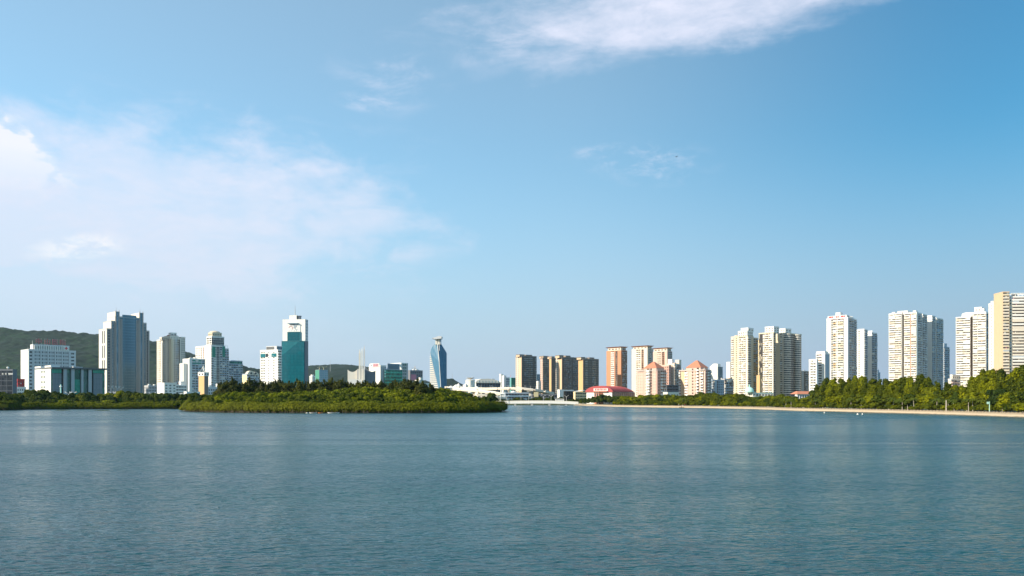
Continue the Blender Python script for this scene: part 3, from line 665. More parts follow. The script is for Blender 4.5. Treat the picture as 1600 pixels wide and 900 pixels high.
q3 = pb(T, 627, 622, 637, 568, -.8, Ls=('plain', dict(m='white')), Rs=[(635, G(3, 3.6, ww=.6, wh=.6, m='grey')), (637, ('plain', dict(m='grey')))], par=.5, dep=20)  # right wall greyed the same way for shade
T.piece('billboard', ('R', -1.0), T.a(603.5), T.a(623), .4, 1.1, T.z(576.8), T.z(567.6), 'bluegrey'); T.piece('billboard_face', ('R', -1.0), T.a(605), T.a(622), 1.1, 1.2, T.z(576), T.z(568.6), 'glass_blue')
T.mb('white_fin').prism([(T.a(622), -2.2, T.z(568)), (T.a(626.5), -2.2, T.z(568)), (T.a(626.5), -2.2, T.z(577))], (0, 3, 0), 'white')
for k in range(3): T.piece('mint_window', ('R', -1.5), T.a(599), T.a(601.5), .35, .5, T.z(581+k*4.2, T.a(600)), T.z(578.5+k*4.2, T.a(600)), 'mint')  # small mint-coloured panes
T.done(); land(606, 'billboard office')

# ---- dark block with pink advert
T = Tower('office_building', 'dark slate block with a pink advertisement on its wall and a crane behind', 641, 636, 660, 1050, 42, wall='slate', gl='glass_dark')
q = pb(T, 641, 636, 660, 580, Ls=PL, Rs=G(6, 3.4, ww=.5, ac=0)); T.piece('advertisement', ('R', 0), T.a(642), T.a(650), .35, .6, T.z(594), T.z(585), 'rose')
T.clutter(0, T.wa, 0, 10, q[4], 6, 3, ('white', 'grey')); T.mb('crane').tube([(T.a(658), 14, q[4]), (T.a(658), 14, T.z(571))], .35, 'tan', 4); T.mb('crane').tube([(T.a(652), 14, T.z(574)), (T.a(660), 14, T.z(574.5))], .25, 'tan', 4); T.done(); land(650, 'dark advert block')
T = Tower('house_building', 'small cream terrace with a taller stair block behind the island pines', 655, 649, 672, 700, 40, wall='warmwhite')
pb(T, 655, 649, 660, 596, Ls=G(2), Rs=G(2)); pb(T, 661, 657, 672, 601, 4, Ls=G(2), Rs=G(4)); pb(T, 657, 655, 660, 592.5, 6, Ls=PL, Rs=PL); T.done()

# ---- faceted blue tower with a flared cap
Dn = 1250
o = empty('faceted_tower', (ray(685, Dn), Dn, 0), 0, label='blue faceted glass tower with a striped white lower corner and a flared cap', cat='skyscraper')
def fp(x, y, d=0.): return (ray(x, Dn+d)-ray(685, Dn), d, zat(y, Dn+d))
L0, F0, R0, B0 = fp(672, 628, 12), fp(690, 628, 0), fp(698, 628, 14), fp(682, 628, 30)
L1, R1, B1 = fp(672.2, 552, 12), fp(698, 551.5, 14), fp(684, 548, 30)
F1 = fp(686.2, 565, 0); L2 = fp(673.5, 546, 12); S = fp(676.5, 540, 10)
N0, N1, N2, N3 = fp(680.5, 536.5, 9), fp(683.3, 536.5, 5), fp(688.6, 536, 9), fp(684, 536, 18)
k = MB()
k.poly([L1, F0, F1, L2], 'glass_sky'); k.poly([L2, F1, N1, N0, S], 'glass_sky'); k.poly([F0, R0, R1, N2, N1, F1], 'glass_sky')
k.poly([R0, B0, B1, R1], 'glass_sky'); k.poly([R1, B1, N3, N2], 'glass_sky'); k.poly([B0, L0, L1, B1], 'glass_sky'); k.poly([L1, L2, S, N0, N3, B1], 'glass_sky'); k.poly([L0, F0, L1], 'glass_sky'); k.poly([N0, N1, N2, N3], 'glass_sky'); k.build('glass_skin', o)
l0, f0, l1 = Vector(L0), Vector(F0), Vector(L1); nrm = (f0-l0).cross(l1-l0).normalized(); nrm = nrm if nrm.y < 0 else -nrm
st = MB()
for i in range(24):
    t0, t1 = i/25, (i+.5)/25
    w0, w1 = 1-t0, 1-t1
    pts = [l0.lerp(l1, t0), f0.lerp(l1, t0), f0.lerp(l1, t1), l0.lerp(l1, t1)]
    s = MB(); s.prism([tuple(p+nrm*.1) for p in pts], tuple(nrm*.7), 'warmwhite'); s.build('floor_band', o)
def strip(name, a, b, w, out, m='white'):
    a, b = Vector(a), Vector(b); s = MB(); s.hexa([tuple(a+Vector((-w, -out, 0))), tuple(a+Vector((w, -out, 0))), tuple(a+Vector((w, 1, 0))), tuple(a+Vector((-w, 1, 0))), tuple(b+Vector((-w, -out, 0))), tuple(b+Vector((w, -out, 0))), tuple(b+Vector((w, 1, 0))), tuple(b+Vector((-w, 1, 0)))], m); s.build(name, o)
strip('white_edge', F0, F1, .42, .5); strip('white_edge', F1, N1, .5, .5); strip('white_edge', L1, F0, .3, .3, 'lightgrey')
strip('edge_fin', fp(686.7, 548, 3.5), fp(686, 534, 5), .35, .5, 'lightgrey')
for x0, x1 in ((679.8, 682.4), (683.2, 686.6), (687.2, 688.4)):
    s = MB(); s.box(fp(x0, 1)[0], fp(x1, 1)[0], 4, 14, zat(538, Dn), zat(528.5, Dn), 'warmwhite' if x1 < 687 else 'bluegrey'); s.build('neck_pier', o)
s = MB(); s.box(fp(682.4, 1)[0], fp(687.2, 1)[0], 6, 13, zat(538, Dn), zat(528.5, Dn), 'glass_sky'); s.build('neck_glass', o)
s = MB(); zc0, zc1 = zat(529, Dn), zat(525.6, Dn)
s.prism([(fp(674.6, 1)[0], 0, zc0+.4), (fp(680, 1)[0], 0, zc0-.8), (fp(689.5, 1)[0], 0, zc0), (fp(690.2, 1)[0], 0, zc1), (fp(686, 1)[0], 0, zc1+.7), (fp(680, 1)[0], 0, zc0+2.0)], (0, 18, 0), 'lightgrey'); s.build('cap', o)
land(685, 'faceted blue tower')
# ---------------------------------------------------------------- convention hall, viaduct and their neighbours
T = Tower('exhibition_hall', 'white exhibition hall with a low vaulted roof over a long dark glass wall', 744, 740, 782, 1150, 20, wall='white', gl='glass_dark')
q = pb(T, 744, 740, 782, 598.5, Ls=PL, Rs=CW(9, 5, mm='bluesteel', mw=.4), par=0, dep=30)
za = q[4]+.4; zb = T.z(591.6)
T.mb('vaulted_roof').prism([(-1.5, -2, za), (T.wa+1, -2, za), (T.wa*.92, -2, zb-3.5), (T.wa*.7, -2, zb-.8), (T.wa*.45, -2, zb), (T.wa*.2, -2, zb-.4), (0, -2, zb-3)], (0, 30, 0), 'warmwhite')
for i in range(7): T.mb('roof_rib').box(T.wa*(.08+.13*i), T.wa*(.08+.13*i)+.5, -2.4, -2.02, za, zb-2.6, 'lightgrey')
T.clutter(T.wa*.2, T.wa*.9, 4, 20, zb-1.5, 4, 2.5, ('grey', 'netgreen')); T.done(); land(762, 'exhibition hall')
T = Tower('round_building', 'white drum-shaped building with a dish-like roof next to the exhibition hall', 735, 728, 744, 1120, 30, wall='white')
pb(T, 735, 728, 741, 596, Ls=PL, Rs=PL)
c = T.a(738); T.mb('drum').lathe(c, 6, [(6.5, GL), (6.5, T.z(594.5)), (6.9, T.z(594.2)), (6.2, T.z(593.2))], 'warmwhite', 18)
T.mb('roof_dish').lathe(c, 6, [(1.2, T.z(593.6)), (1.2, T.z(592.3)), (6, T.z(590.6)), (6.1, T.z(590)), (.5, T.z(591.4))], 'white', 16); T.mb('antenna').tube([(c, 6, T.z(592)), (c+3, 6, T.z(588.6))], .3, 'white', 5); T.done()
T = Tower('office_building', 'white office block with a flat cap and blue-grey shaded side behind the viaduct', 787, 779, 796, 1200, 34, wall='white', gl='glass_blue')
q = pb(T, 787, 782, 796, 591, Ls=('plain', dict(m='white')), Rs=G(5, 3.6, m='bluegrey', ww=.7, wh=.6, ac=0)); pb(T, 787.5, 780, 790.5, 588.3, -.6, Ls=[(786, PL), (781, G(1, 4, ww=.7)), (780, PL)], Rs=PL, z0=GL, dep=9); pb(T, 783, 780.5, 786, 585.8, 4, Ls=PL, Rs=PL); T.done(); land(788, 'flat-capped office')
T = Tower('unfinished_building', 'building site wrapped in teal green netting left of the first brown tower', 799, 797, 806, 1300, 34, wall='netteal', gl='netgreen')
q = pb(T, 799, 797, 807, 590.5, Ls=('plain', dict(m='netteal')), Rs=BD(3, 3.3, m='netgreen', wh=.2), par=0); T.mb('crane').tube([(2, 5, q[4]), (2, 5, q[4]+5)], .3, 'rose', 4); T.done()
T = Tower('apartment_block', 'dark blue-grey block glimpsed between the first two brown towers', 839, 836, 844.5, 1350, 34, wall='bluesteel')
pb(T, 839, 836, 844.5, 586, Ls=G(2), Rs=G(3)); T.done()
T = Tower('office_building', 'small white block standing between the first two brown towers', 841, 838.5, 845, 1150, 34, wall='white')
pb(T, 841, 838.5, 845, 597, Ls=G(1, ww=.4), Rs=G(2)); T.done()

# ---- four brown towers
def brown(xc, xl, xr, y, D, lit, strips, label, lm, lw='tan', extra=None):
    T = Tower('brown_tower', label, xc, xl, xr, D, 36, cat='skyscraper', wall='darkbrown', gl='glass_bronze', group='brown apartment towers behind the lake bridge')
    q = pb(T, xc, xl, xr, y, Ls=lit, Rs=strips, par=1.4)  # sunlit end walls get pale paint, shaded fronts dark paint
    for xa, xb, yt in (extra or []):
        pb(T, xa, xa-2.5, xb, yt, 1.0, Ls=('plain', dict(m='peach')), Rs=('plain', dict(m='brown')), z0=q[4]+.3, dep=9)  # roof houses: peach on the sunlit side, brown painted on the shaded one
    T.clutter(q[0], q[1], 2, q[3], q[4]+1, 6, 2.2, ('peach', 'brown', 'grey')); T.done(); land((xl+xr)/2, lm)
rib = lambda nb: FN(nb, 3.1, fw=.3, sp=.3, m='darkbrown', m2='brown')
bay = lambda nb: BL(nb, 3.1, par=('brown', 'darkbrown', 'piergrey'), out=.9, enc=.5, gap=.05, gz=('glass_bronze', 'glass_bronze', 'glass'), gm='brown', lc=('stone', 'tan', 'bluegrey'))
brown(815, 806, 838, 557.5, 1250, [(811.2, ('plain', dict(m='peach'))), (806, G(2, 3.1, m='ivory', ww=.6, wh=.5))], [(818.5, rib(2)), (832, bay(4)), (835, rib(2)), (838, bay(1))], 'brown tower standing alone on the left, with an orange corner and pale window strip', 'first brown tower', extra=[(812, 819, 555), (822, 831, 555.6)])
brown(848, 844.5, 859, 560.5, 1190, [(844.5, G(2, 3.1, m='palepink', ww=.4))], [(857, bay(4)), (859, rib(1))], 'narrow brown tower with a pale pink left edge, second from the left', 'second brown tower', extra=[(849, 857, 557.5)])
brown(861.5, 858.6, 867.6, 560.8, 1140, [(858.6, ('plain', dict(m='tan')))], [(867.6, rib(4))], 'slim brown tower wedged between two wider ones, with one orange edge strip', 'slim brown tower', extra=[(862, 866, 558.3)])
brown(878, 867.4, 904, 559.5, 1200, [(872.6, ('plain', dict(m='peach'))), (867.4, G(2, 3.1, m='ivory', ww=.6, wh=.5))], [(881, rib(2)), (892, bay(4)), (895, rib(1)), (904, bay(3))], 'widest brown tower with an orange corner, third of the tight group', 'widest brown tower', extra=[(874, 880, 556.3), (884, 891, 557)])
brown(911, 904, 935, 562, 1110, [(904, ('plain', dict(m='tan')))], [(914, rib(2)), (918, bay(1)), (925, rib(4)), (930, bay(2)), (935, rib(3))], 'brown tower at the right end of the group, with a broad plain orange end wall', 'last brown tower', extra=[(908, 914, 559.4), (921, 928, 560)])

# ---- low buildings in front of them
T = Tower('low_building', 'low white pavilion with dark glazing below the widest brown tower', 874.5, 871.5, 896, 900, 34, wall='white', gl='glass_dark')
q = pb(T, 874.5, 871.5, 880, 610.5, Ls=PL, Rs=PL); pb(T, 880, 878, 896, 611, 1., Ls=PL, Rs=CW(6, 3.5, mm='darkgrey')); T.done()
T = Tower('low_building', 'low cream building with a pale canopy roof left of the red-roofed hall', 899, 896.5, 917, 900, 34, wall='creamyellow', gl='glass')
q = pb(T, 899, 896.5, 917, 614, Ls=PL, Rs=BD(5, 3.2)); T.mb('canopy').prism([(2, -2, q[4]+1.6), (T.wa*.7, -2, q[4]+3.2), (T.wa+1, -2, q[4]+1.8), (T.wa*.7, -2, q[4]+2.6)], (0, 8, 0), 'white'); T.done()

# ---- red arched hall
T = Tower('arched_hall', 'hall with a big red barrel roof, white end walls and a white lettered sign', 956.5, 917, 992, 800, 55, wall='white', gl='glass_dark')
wa, wb = T.wa, T.wb
T.th = T.th
zt = T.z(612.5)
T.block(0, wa, 0, wb, zt-.4, L=[(.34, ('plain', dict(m='white'))), (.36, G(4, 5.5, m='terracotta', ww=.7, wh=.5, ac=0)), (.3, ('plain', dict(m='white')))], Rr=[(.9, CW(10, 5, mm='slate', mw=.3))], par=0, roof='white')
zr = T.z(602.6)
def arch(n=14, lift=0.): return [(-0., wb*(.5+.55*math.cos(t)), zt-.4+.35+(zr-zt)*math.sin(t)**1.05+lift) for t in np.linspace(0, math.pi, n)]
k = MB(); k.prism([(p[0]-1.2, p[1], p[2]) for p in arch()], (1.2, 0, 0), 'redroof'); k.build('gable', T.o)
rf = MB(); pts = arch(); n = 18
for i in range(n):
    f0, f1 = i/n, (i+1)/n
    def sect(f):
        e = max(0., (f-.62)/.38); s_ = math.sqrt(max(0, 1-e*e*.96)); return [(wa*1.03*f, wb*.5+(p[1]-wb*.5)*(1-.15*e*e), zt+(p[2]-zt)*s_) for p in pts]
    A0, A1 = sect(f0), sect(f1)
    for j in range(len(pts)-1): rf.poly([A0[j], A1[j], A1[j+1], A0[j+1]], 'redroof')
rf.build('barrel_roof', T.o)
for i in range(1, 12):
    f = i/12; k = MB(); A = sect(f)
    k.tube([(p[0], p[1], p[2]+.05) for p in A], .16, 'redroof', 4); k.build('roof_rib', T.o)
k = MB(); k.box(-1.9, -1.25, T.b(951), T.b(929), T.z(610.8), T.z(606.8), 'white'); k.build('sign_board', T.o)
glyphs(T, 'L', T.b(949.5), T.b(931), -1.9, T.z(610.0), 1.8, 8, 'redroof')
k = MB(); k.box(-2.4, -.3, T.b(950), T.b(928), T.z(612.6), T.z(611.4), 'terracotta'); k.build('entrance_canopy', T.o)
for xx in (935, 938.4): T.mb('flag_pole').tube([(-5, T.b(xx), GL), (-5, T.b(xx), T.z(611))], .12, 'white', 5)
T.done(); land(950, 'red-roofed hall')

# ---- three towers with red roof slabs
def crown_tower(label, xc, xl, xr, D, y, c1, c2, strips, roofy, shade, lm, x0=None):
    T = Tower('crown_tower', label, xc, xl, xr, D, 40, cat='skyscraper', wall=c1, gl='glass_brown', group='towers with flat red roof slabs')
    q = pb(T, xc, xl, xr, y, Ls=strips, Rs=shade, par=.6)  # shade strips carry darker parapet paint than the sunlit wall
    w = q[1]-q[0]; d = q[3]-q[2]
    T.block(1.5, w-1.5, 1.2, d-1.5, T.z(roofy+1.6), z0=q[4]+.3, L=G(4, 5, m=c2, ww=.6, wh=.35, sill=.45, ac=0), Rr=G(3, 5, m=c2, ww=.7, wh=.5, ac=0), par=0, wall=c2)
    zz = T.z(roofy+1.6)+.36
    s = MB(); s.hexa([(.5, .2, zz), (w-.5, .2, zz), (w-.5, d-.5, zz), (.5, d-.5, zz), (-1.5, -1.5, zz+1.3), (w+1.5, -1.5, zz+1.3), (w+1.5, d+1.5, zz+1.3), (-1.5, d+1.5, zz+1.3)], 'terracotta'); s.build('roof_slab', T.o)
    T.done(); land((xl+xr)/2, lm)
crown_tower('orange-red tower with a white window column and a flat red roof slab', 970.3, 948, 979.5, 1150, 548.2, 'orange', 'ivory',
    [(965.2, PL), (961.5, ('slot', dict(m='darkbrown'))), (960, PL), (954.6, BL(2, 3., par=('white',), out=.6, enc=.1)), (948, PL)], 541.6, [(972, PL), (979.5, BL(4, 3., par=('brown', 'grey'), out=.7))], 'orange tower')
crown_tower('cream tower with a flat red roof slab, tallest of the three with such roofs', 1011.5, 987.5, 1019.8, 1120, 545.5, 'ivory', 'ivory',
    [(1006, PL), (1002.4, ('slot', dict(m='orange'))), (1001, PL), (994, BL(2, 3., par=('white', 'ivory'), out=.6, enc=.1)), (987.5, PL)], 540, [(1013, PL), (1019.8, BL(3, 3., par=('grey', 'stone'), out=.7))], 'red-slabbed cream tower')
crown_tower('pale pink tower with a flat red roof slab, half hidden behind lower pink blocks', 1042.5, 1020, 1050, 1260, 549.5, 'palepink', 'ivory',
    [(1038.5, PL), (1034.5, ('slot', dict(m='orange'))), (1033, PL), (1027, BL(2, 3., par=('ivory',), out=.6)), (1020, PL)], 543, [(1044, PL), (1050, BL(3, 3., par=('grey', 'stone'), out=.7))], 'pale pink tower')

# ---- pink blocks with orange pyramid roofs
def pyramid(T, a0, a1, b0, b1, z0, z1, m='terracotta'):
    s = MB(); c, d = (a0+a1)/2, (b0+b1)/2; e = .8; rx, ry = (a1-a0)*.06, (b1-b0)*.06
    s.hexa([(a0-e, b0-e, z0), (a1+e, b0-e, z0), (a1+e, b1+e, z0), (a0-e, b1+e, z0), (c-rx, d-ry, z1), (c+rx, d-ry, z1), (c+rx, d+ry, z1), (c-rx, d+ry, z1)], m); s.build('pyramid_roof', T.o)
pin = lambda nb: G(nb, 3.1, m='palepink', ww=.24, wh=.34, ac=.1)
def pink_block(label, xc, xl, xr, D, ymain, strips, pyr, lm, top):
    T = Tower('apartment_block', label, xc, xl, xr, D, 44, wall='palepink', gl='glass_brown', group='pink apartment blocks with orange pyramid roofs')
    q = pb(T, xc, xl, xr, ymain, Ls=strips, Rs=[(xc+(xr-xc)*.35, G(1, 3.1, m='pink', ww=.4)), (xc+(xr-xc)*.6, BL(1, 3.1, par=('white',), out=1.1)), (xr, BL(2, 3.1, par=('grey', 'stone'), out=1.3, enc=.3))], par=.5)  # right wall in deeper pink and greys, shade worked into the paint
    u0, u1 = T.b(pyr[1]), T.b(pyr[0]); zz = T.z(pyr[3])
    T.block(-.5, 13, u0, u1, zz, z0=GL, L=_Ls(T, -.5, u0, u1, top), Rr=PL, par=0, wall='palepink')
    pyramid(T, -.5, 13, u0, u1, zz+.4, T.z(pyr[2], 6, (u0+u1)/2))
    for i in range(6): T.piece('roof_arch', ('L', 0), T.b(xc)+(T.wb)*(i/6)+.6, T.b(xc)+T.wb*(i/6)+1.1, -.4, 1.0, q[4]+.3, q[4]+2.6, 'ivory')
    T.mb('cornice').box(-1.4, .1, .5, T.wb-.5, q[4]-.2, q[4]+.5, 'stone')
    T.clutter(1, T.wa, 1, T.wb*.9, q[4], 8, 3, ('ivory', 'palepink', 'netgreen')); T.done(); land((xl+xr)/2, lm)
cur = lambda: BL(1, 3.1, par=('white', 'white', 'lightgrey'), out=1.6, enc=.15, ind=True)
pink_block('pink apartment block with curved white balconies under an orange pyramid roof, the nearer left one', 1027, 996, 1040.5, 850, 579, [(1024, pin(1)), (1020, pin(1)), (1016.5, pin(1)), (1010, cur()), (1005, pin(1)), (999.5, pin(2)), (996, pin(1))], (1006.5, 1026, 565.5, 575.5), 'left pyramid roof', [(1019, pin(2)), (1016.5, SL), (1010.5, BL(1, 3.1, par=('white',), out=1.9, ind=True)), (1006.5, pin(1))])
pink_block('pink apartment block with three balcony columns under an orange pyramid roof, the right one', 1102, 1061.5, 1110.5, 850, 578.5, [(1099.8, ('plain', dict(m='palepink'))), (1095, cur()), (1088.5, PL), (1076, PL), (1070.5, cur()), (1064, ('plain', dict(m='peach'))), (1061.5, cur())], (1073, 1095, 563.3, 574.3), 'right pyramid roof', [(1092.8, PL), (1088.7, cur()), (1084.5, G(1, 3.1, m='palepink', ww=.2)), (1080.6, G(1, 3.1, m='palepink', ww=.6)), (1073, PL)])
T = Tower('apartment_block', 'cream and brown apartment block with boxy white roof houses between the pyramid-roofed blocks', 1053.7, 1043, 1063, 950, 42, wall='ivory', gl='glass_brown')
q = pb(T, 1053.7, 1043, 1063, 570, Ls=[(1052, PL), (1044.5, G(4, 3.1, ww=.4, m2='peach')), (1043, PL)], Rs=BL(3, 3.1, par=('brown', 'stone'), out=.9), gl='glass_brown')
pb(T, 1045, 1035, 1048, 572, 2.0, Ls=G(3, 3.1, m='pink'), Rs=G(1, 3.1, m='pink'), wall='palepink'); pb(T, 1050, 1044, 1052.4, 563, 4, Ls=PL, Rs=PL, wall='white'); pb(T, 1061, 1056, 1064, 564, 6, Ls=PL, Rs=PL, wall='ivory')
T.clutter(0, T.wa, 0, 10, q[4], 6, 2.5, ('ivory', 'pink')); T.done(); land(1050, 'boxy cream block')
T = Tower('office_building', 'low dark glass building filling the gap between the pink blocks', 1042, 1040, 1063, 900, 30, wall='slate', gl='glass_dark')
pb(T, 1042, 1040, 1063, 602.5, Ls=PL, Rs=BD(5, 3.5, wh=.6), par=.5); T.done()
T = Tower('house_building', 'low cream shed roofs just above the trees between the pink blocks', 1043, 1037, 1054, 760, 40, wall='warmwhite')
pb(T, 1043, 1037, 1060, 615, Ls=G(2), Rs=G(4)); T.done()
T = Tower('office_tower', 'distant white tower with a slanted top and a blue glass side', 1121.3, 1109.5, 1129, 1300, 44, wall='white', gl='glass_blue')
q = pb(T, 1121.3, 1109.5, 1129, 573, Ls=[(1120, PL), (1111, G(4, 3.4, m='white', ww=.25, wh=.3, ac=0)), (1109.5, PL)], Rs=CW(4, 3.4, mm='bluesteel'), par=0)
zz = T.z(568); T.mb('slanted_crown').prism([(0, 0, q[4]), (0, T.wb, q[4]), (0, T.wb, q[4]+.6), (0, T.wb*.55, zz), (0, 0, zz-.4)], (T.wa*.6, 0, 0), 'white'); T.done(); land(1119, 'slant-topped tower')
T = Tower('office_tower', 'narrow distant white slab just left of the cream balcony towers', 1141, 1135, 1146, 1300, 44, wall='white', gl='glass_blue')
pb(T, 1141, 1135.5, 1146, 566, Ls=('plain', dict(m='white')), Rs=CW(3), par=.3); T.done()
T = Tower('apartment_block', 'old low grey apartment block with shaded walls and a messy rooftop', 1113, 1110, 1130, 900, 36, wall='bluegrey', gl='glass_dark')
q = pb(T, 1113, 1108, 1131, 595, Ls=G(2, 3), Rs=[(1117, BL(1, 3., par=('grey',))), (1120, PL), (1122, SL), (1131, G(3, 3., ww=.5))]); T.clutter(0, T.wa, 0, 8, q[4], 9, 2.6, ('white', 'grey', 'darkgrey', 'ivory')); T.done(); land(1122, 'old grey block')
T = Tower('apartment_block', 'old low brownish apartment block right of the grey one', 1132, 1130, 1145, 930, 36, wall='stone', gl='glass_brown')
q = pb(T, 1132, 1129, 1145, 594, Ls=G(2, 3), Rs=BL(4, 3., par=('stone', 'brown', 'bluegrey'))); T.clutter(0, T.wa, 0, 8, q[4], 7, 2.6, ('tan', 'grey', 'darkgrey')); T.done()

# ---- cream balcony towers
crm = lambda nb, **k: BL(nb, 2.95, par=('white', 'ivory', 'white', 'warmwhite'), out=1.0, enc=.4, **k)
T = Tower('apartment_tower', 'cream apartment tower with ribbed white balconies and a stepped white crown, left of its twin', 1168, 1142.5, 1183.5, 1080, 40, wall='cream', gl='glass_warm')
q = pb(T, 1168, 1142.5, 1177, 526, Ls=[(1165.5, ('plain', dict(m='warmwhite'))), (1154.5, crm(3)), (1152.5, PL), (1149, G(1, 2.95, ww=.5)), (1147, PL), (1142.5, crm(1))], Rs=[(1173, crm(1)), (1177, PL)])
pb(T, 1177, 1175, 1184, 529, 1., Ls=PL, Rs=BL(2, 2.95, par=('stone', 'tan'), out=1.), dep=16)
q3 = pb(T, 1167.5, 1154, 1176, 518, 1., Ls=G(4, 3), Rs=G(3, 3), z0=q[4], wall='white', dep=14); pb(T, 1169, 1157, 1177, 513.6, 2., Ls=G(4, 3.4, m='white', ww=.4), Rs=G(2, 3, m='white'), z0=q3[4], wall='white', dep=11)
for i, (x0, x1, y) in enumerate(((1142.5, 1146, 532), (1147, 1153, 528))): pass
T.clutter(0, 8, 8, T.wb, q[4], 8, 3, ('white', 'ivory', 'tan')); T.done(); land(1162, 'left cream tower')
T = Tower('apartment_tower', 'plain yellow slab tower seen in the gap between the two cream balcony towers', 1192, 1182, 1196, 1200, 46, wall='creamyellow', gl='glass_warm')
pb(T, 1193, 1182, 1197, 531.5, Ls=[(1190, PL), (1188.7, SL), (1184, PL), (1182, PL)], Rs=PL, par=.6); T.done()
T = Tower('low_building', 'orange-brown low block at the foot of the yellow slab tower', 1187, 1182.5, 1189, 1000, 42, wall='tan')
pb(T, 1187, 1182.5, 1189, 588, Ls=PL, Rs=PL); T.done()
T = Tower('apartment_tower', 'cream twin apartment tower with a deep dark slot and a rounded balcony stack', 1208.5, 1192.5, 1252, 1050, 38, wall='cream', gl='glass_warm')
q = pb(T, 1208.5, 1192.5, 1212, 520.5, Ls=[(1207, ('plain', dict(m='warmwhite'))), (1195, crm(2)), (1192.5, crm(1))], Rs=SL, dep=22)
pb(T, 1209, 1196.5, 1217, 511.4, 2., Ls=G(3, 3, m='white', ww=.5), Rs=G(2, 3, m='white'), z0=q[4], wall='white', dep=13)
a0 = T.a(1213.5); a1 = T.a(1252)
b0 = 2.5; A0, A1 = T.a(1226, b0), T.a(1252, b0); zt = T.z(521, A0, b0)
q = pb(T, 1226, 1212.6, 1252, 521.5, 2.5, Ls=[(1223, ('plain', dict(m='ivory'))), (1219, crm(1)), (1212.6, ('plain', dict(m='cream')))], Rs=[(1229, PL), (1252, SL)], gl='glass_brown')
# rounded balcony stack of the right wing: one ring per storey
for cxp, r_, yt in ((1229.5, 6.2, 521), (1245.5, 5.6, 523.5)):
    ac, bc = T.a(cxp, 2), 3.0; zt = T.z(yt, ac, bc); n = int((zt-GL)/2.95)
    key = None
    T.mb('balcony_core').lathe(ac, bc, [(r_-1.3, GL), (r_-1.3, zt)], 'glass', 14)
    for i in range(n+1):
        if key is None:
            t = MB(); t.lathe(0, 0, [(r_, 0), (r_, 1.2)], 'warmwhite', 14); o_ = t.build('balcony', T.o); key = o_.data
        else: o_ = bpy.data.objects.new('balcony', key); col.objects.link(o_); o_.parent = T.o
        o_.location = (ac, bc, GL+i*2.95)
q3 = pb(T, 1227, 1216, 1236, 514.6, 5., Ls=G(3, 3, m='white', ww=.4), Rs=G(2, 3, m='white'), z0=q[4], wall='white', dep=12); T.clutter(q[0], q[1], 5, 18, q[4], 9, 2.6, ('white', 'ivory')); T.done(); land(1222, 'cream twin tower')
T = Tower('apartment_block', 'grey-brown shaded block right of the cream twin tower', 1253, 1250, 1265, 1150, 30, wall='stone', gl='glass_brown')
q = pb(T, 1253, 1250, 1265, 581, Ls=G(2), Rs=[(1256, PL), (1258, SL), (1265, BL(2, 3, par=('stone', 'grey')))]); T.clutter(0, T.wa, 0, 6, q[4], 4); T.done()

T = Tower('mosque_like_pavilion', 'small white pavilion with a pale mint dome and finial among the shore trees', 1178, 1165, 1208, 700, 20, wall='warmwhite', gl='glass', cat='pavilion')
T.o.name = 'domed_pavilion'
pb(T, 1176, 1166, 1180, 614, Ls=G(3, 4, m='warmwhite', ww=.4), Rs=G(1, 4, m='warmwhite'), par=.3); pb(T, 1181, 1178, 1208, 614.5, .6, Ls=PL, Rs=G(6, 3.5, ww=.5), par=.2, roof='mint')
c = T.a(1172.5); zc = T.z(613); T.mb('dome').lathe(c+.8, 2.5, [(3.9, zc), (4.1, zc+.8)]+[(3.9*math.cos(t), zc+1+3.6*math.sin(t)) for t in np.linspace(0, 1.35, 8)]+[(.5, zc+5), (.5, zc+6), (.1, zc+7.2)], 'mint', 18)
T.done(); land(1172, 'mint dome')
T = Tower('roofed_pavilion', 'low white lakeside house with an orange hipped roof between the shore trees', 1246, 1243, 1271, 545, 12, wall='white', gl='glass_blue', cat='pavilion')
q = pb(T, 1246, 1243, 1271, 616.5, Ls=G(2, 3.6, m='white', ww=.6), Rs=G(7, 3.6, m='white', ww=.75, wh=.6, ac=0), par=0); s = MB(); s.hexa([(-1, -1.2, q[4]+.36), (T.wa+1, -1.2, q[4]+.36), (T.wa+1, 8, q[4]+.36), (-1, 8, q[4]+.36), (1.2, 2, q[4]+2.3), (T.wa-1.2, 2, q[4]+2.3), (T.wa-1.2, 4, q[4]+2.3), (1.2, 4, q[4]+2.3)], 'terracotta'); s.build('roof', T.o); T.done(); land(1256, 'orange-roofed house')

# ---- white stepped pair
T = Tower('apartment_block', 'white stepped apartment block with a yellowish balcony and a bluish shaded end', 1289, 1264, 1296, 900, 42, wall='white', gl='glass')
q = pb(T, 1289, 1275.5, 1296, 553.5, Ls=[(1284.5, ('plain', dict(m='white'))), (1275.5, BL(1, 3., par=('white', 'white', 'creamyellow'), out=.8, enc=.3, ind=True))], Rs=('plain', dict(m='bluegrey')));  # blue-grey end wall: shade on the white block put in as colour
T.block(0, T.wa*.7, T.b(1288.5), T.b(1276), T.z(550), z0=q[4], L=G(4, 3.2, m='white', ww=.5), Rr=PL, wall='white', par=.5)
q = pb(T, 1276, 1264.5, 1278, 563, 3.5, Ls=[(1275, PL), (1266, BL(2, 3., par=('white',), out=.8, enc=.4)), (1264.5, PL)], Rs=PL)
T.clutter(0, 8, q[2], q[3], q[4], 4, 2, ('white',)); T.done(); land(1280, 'white stepped block')

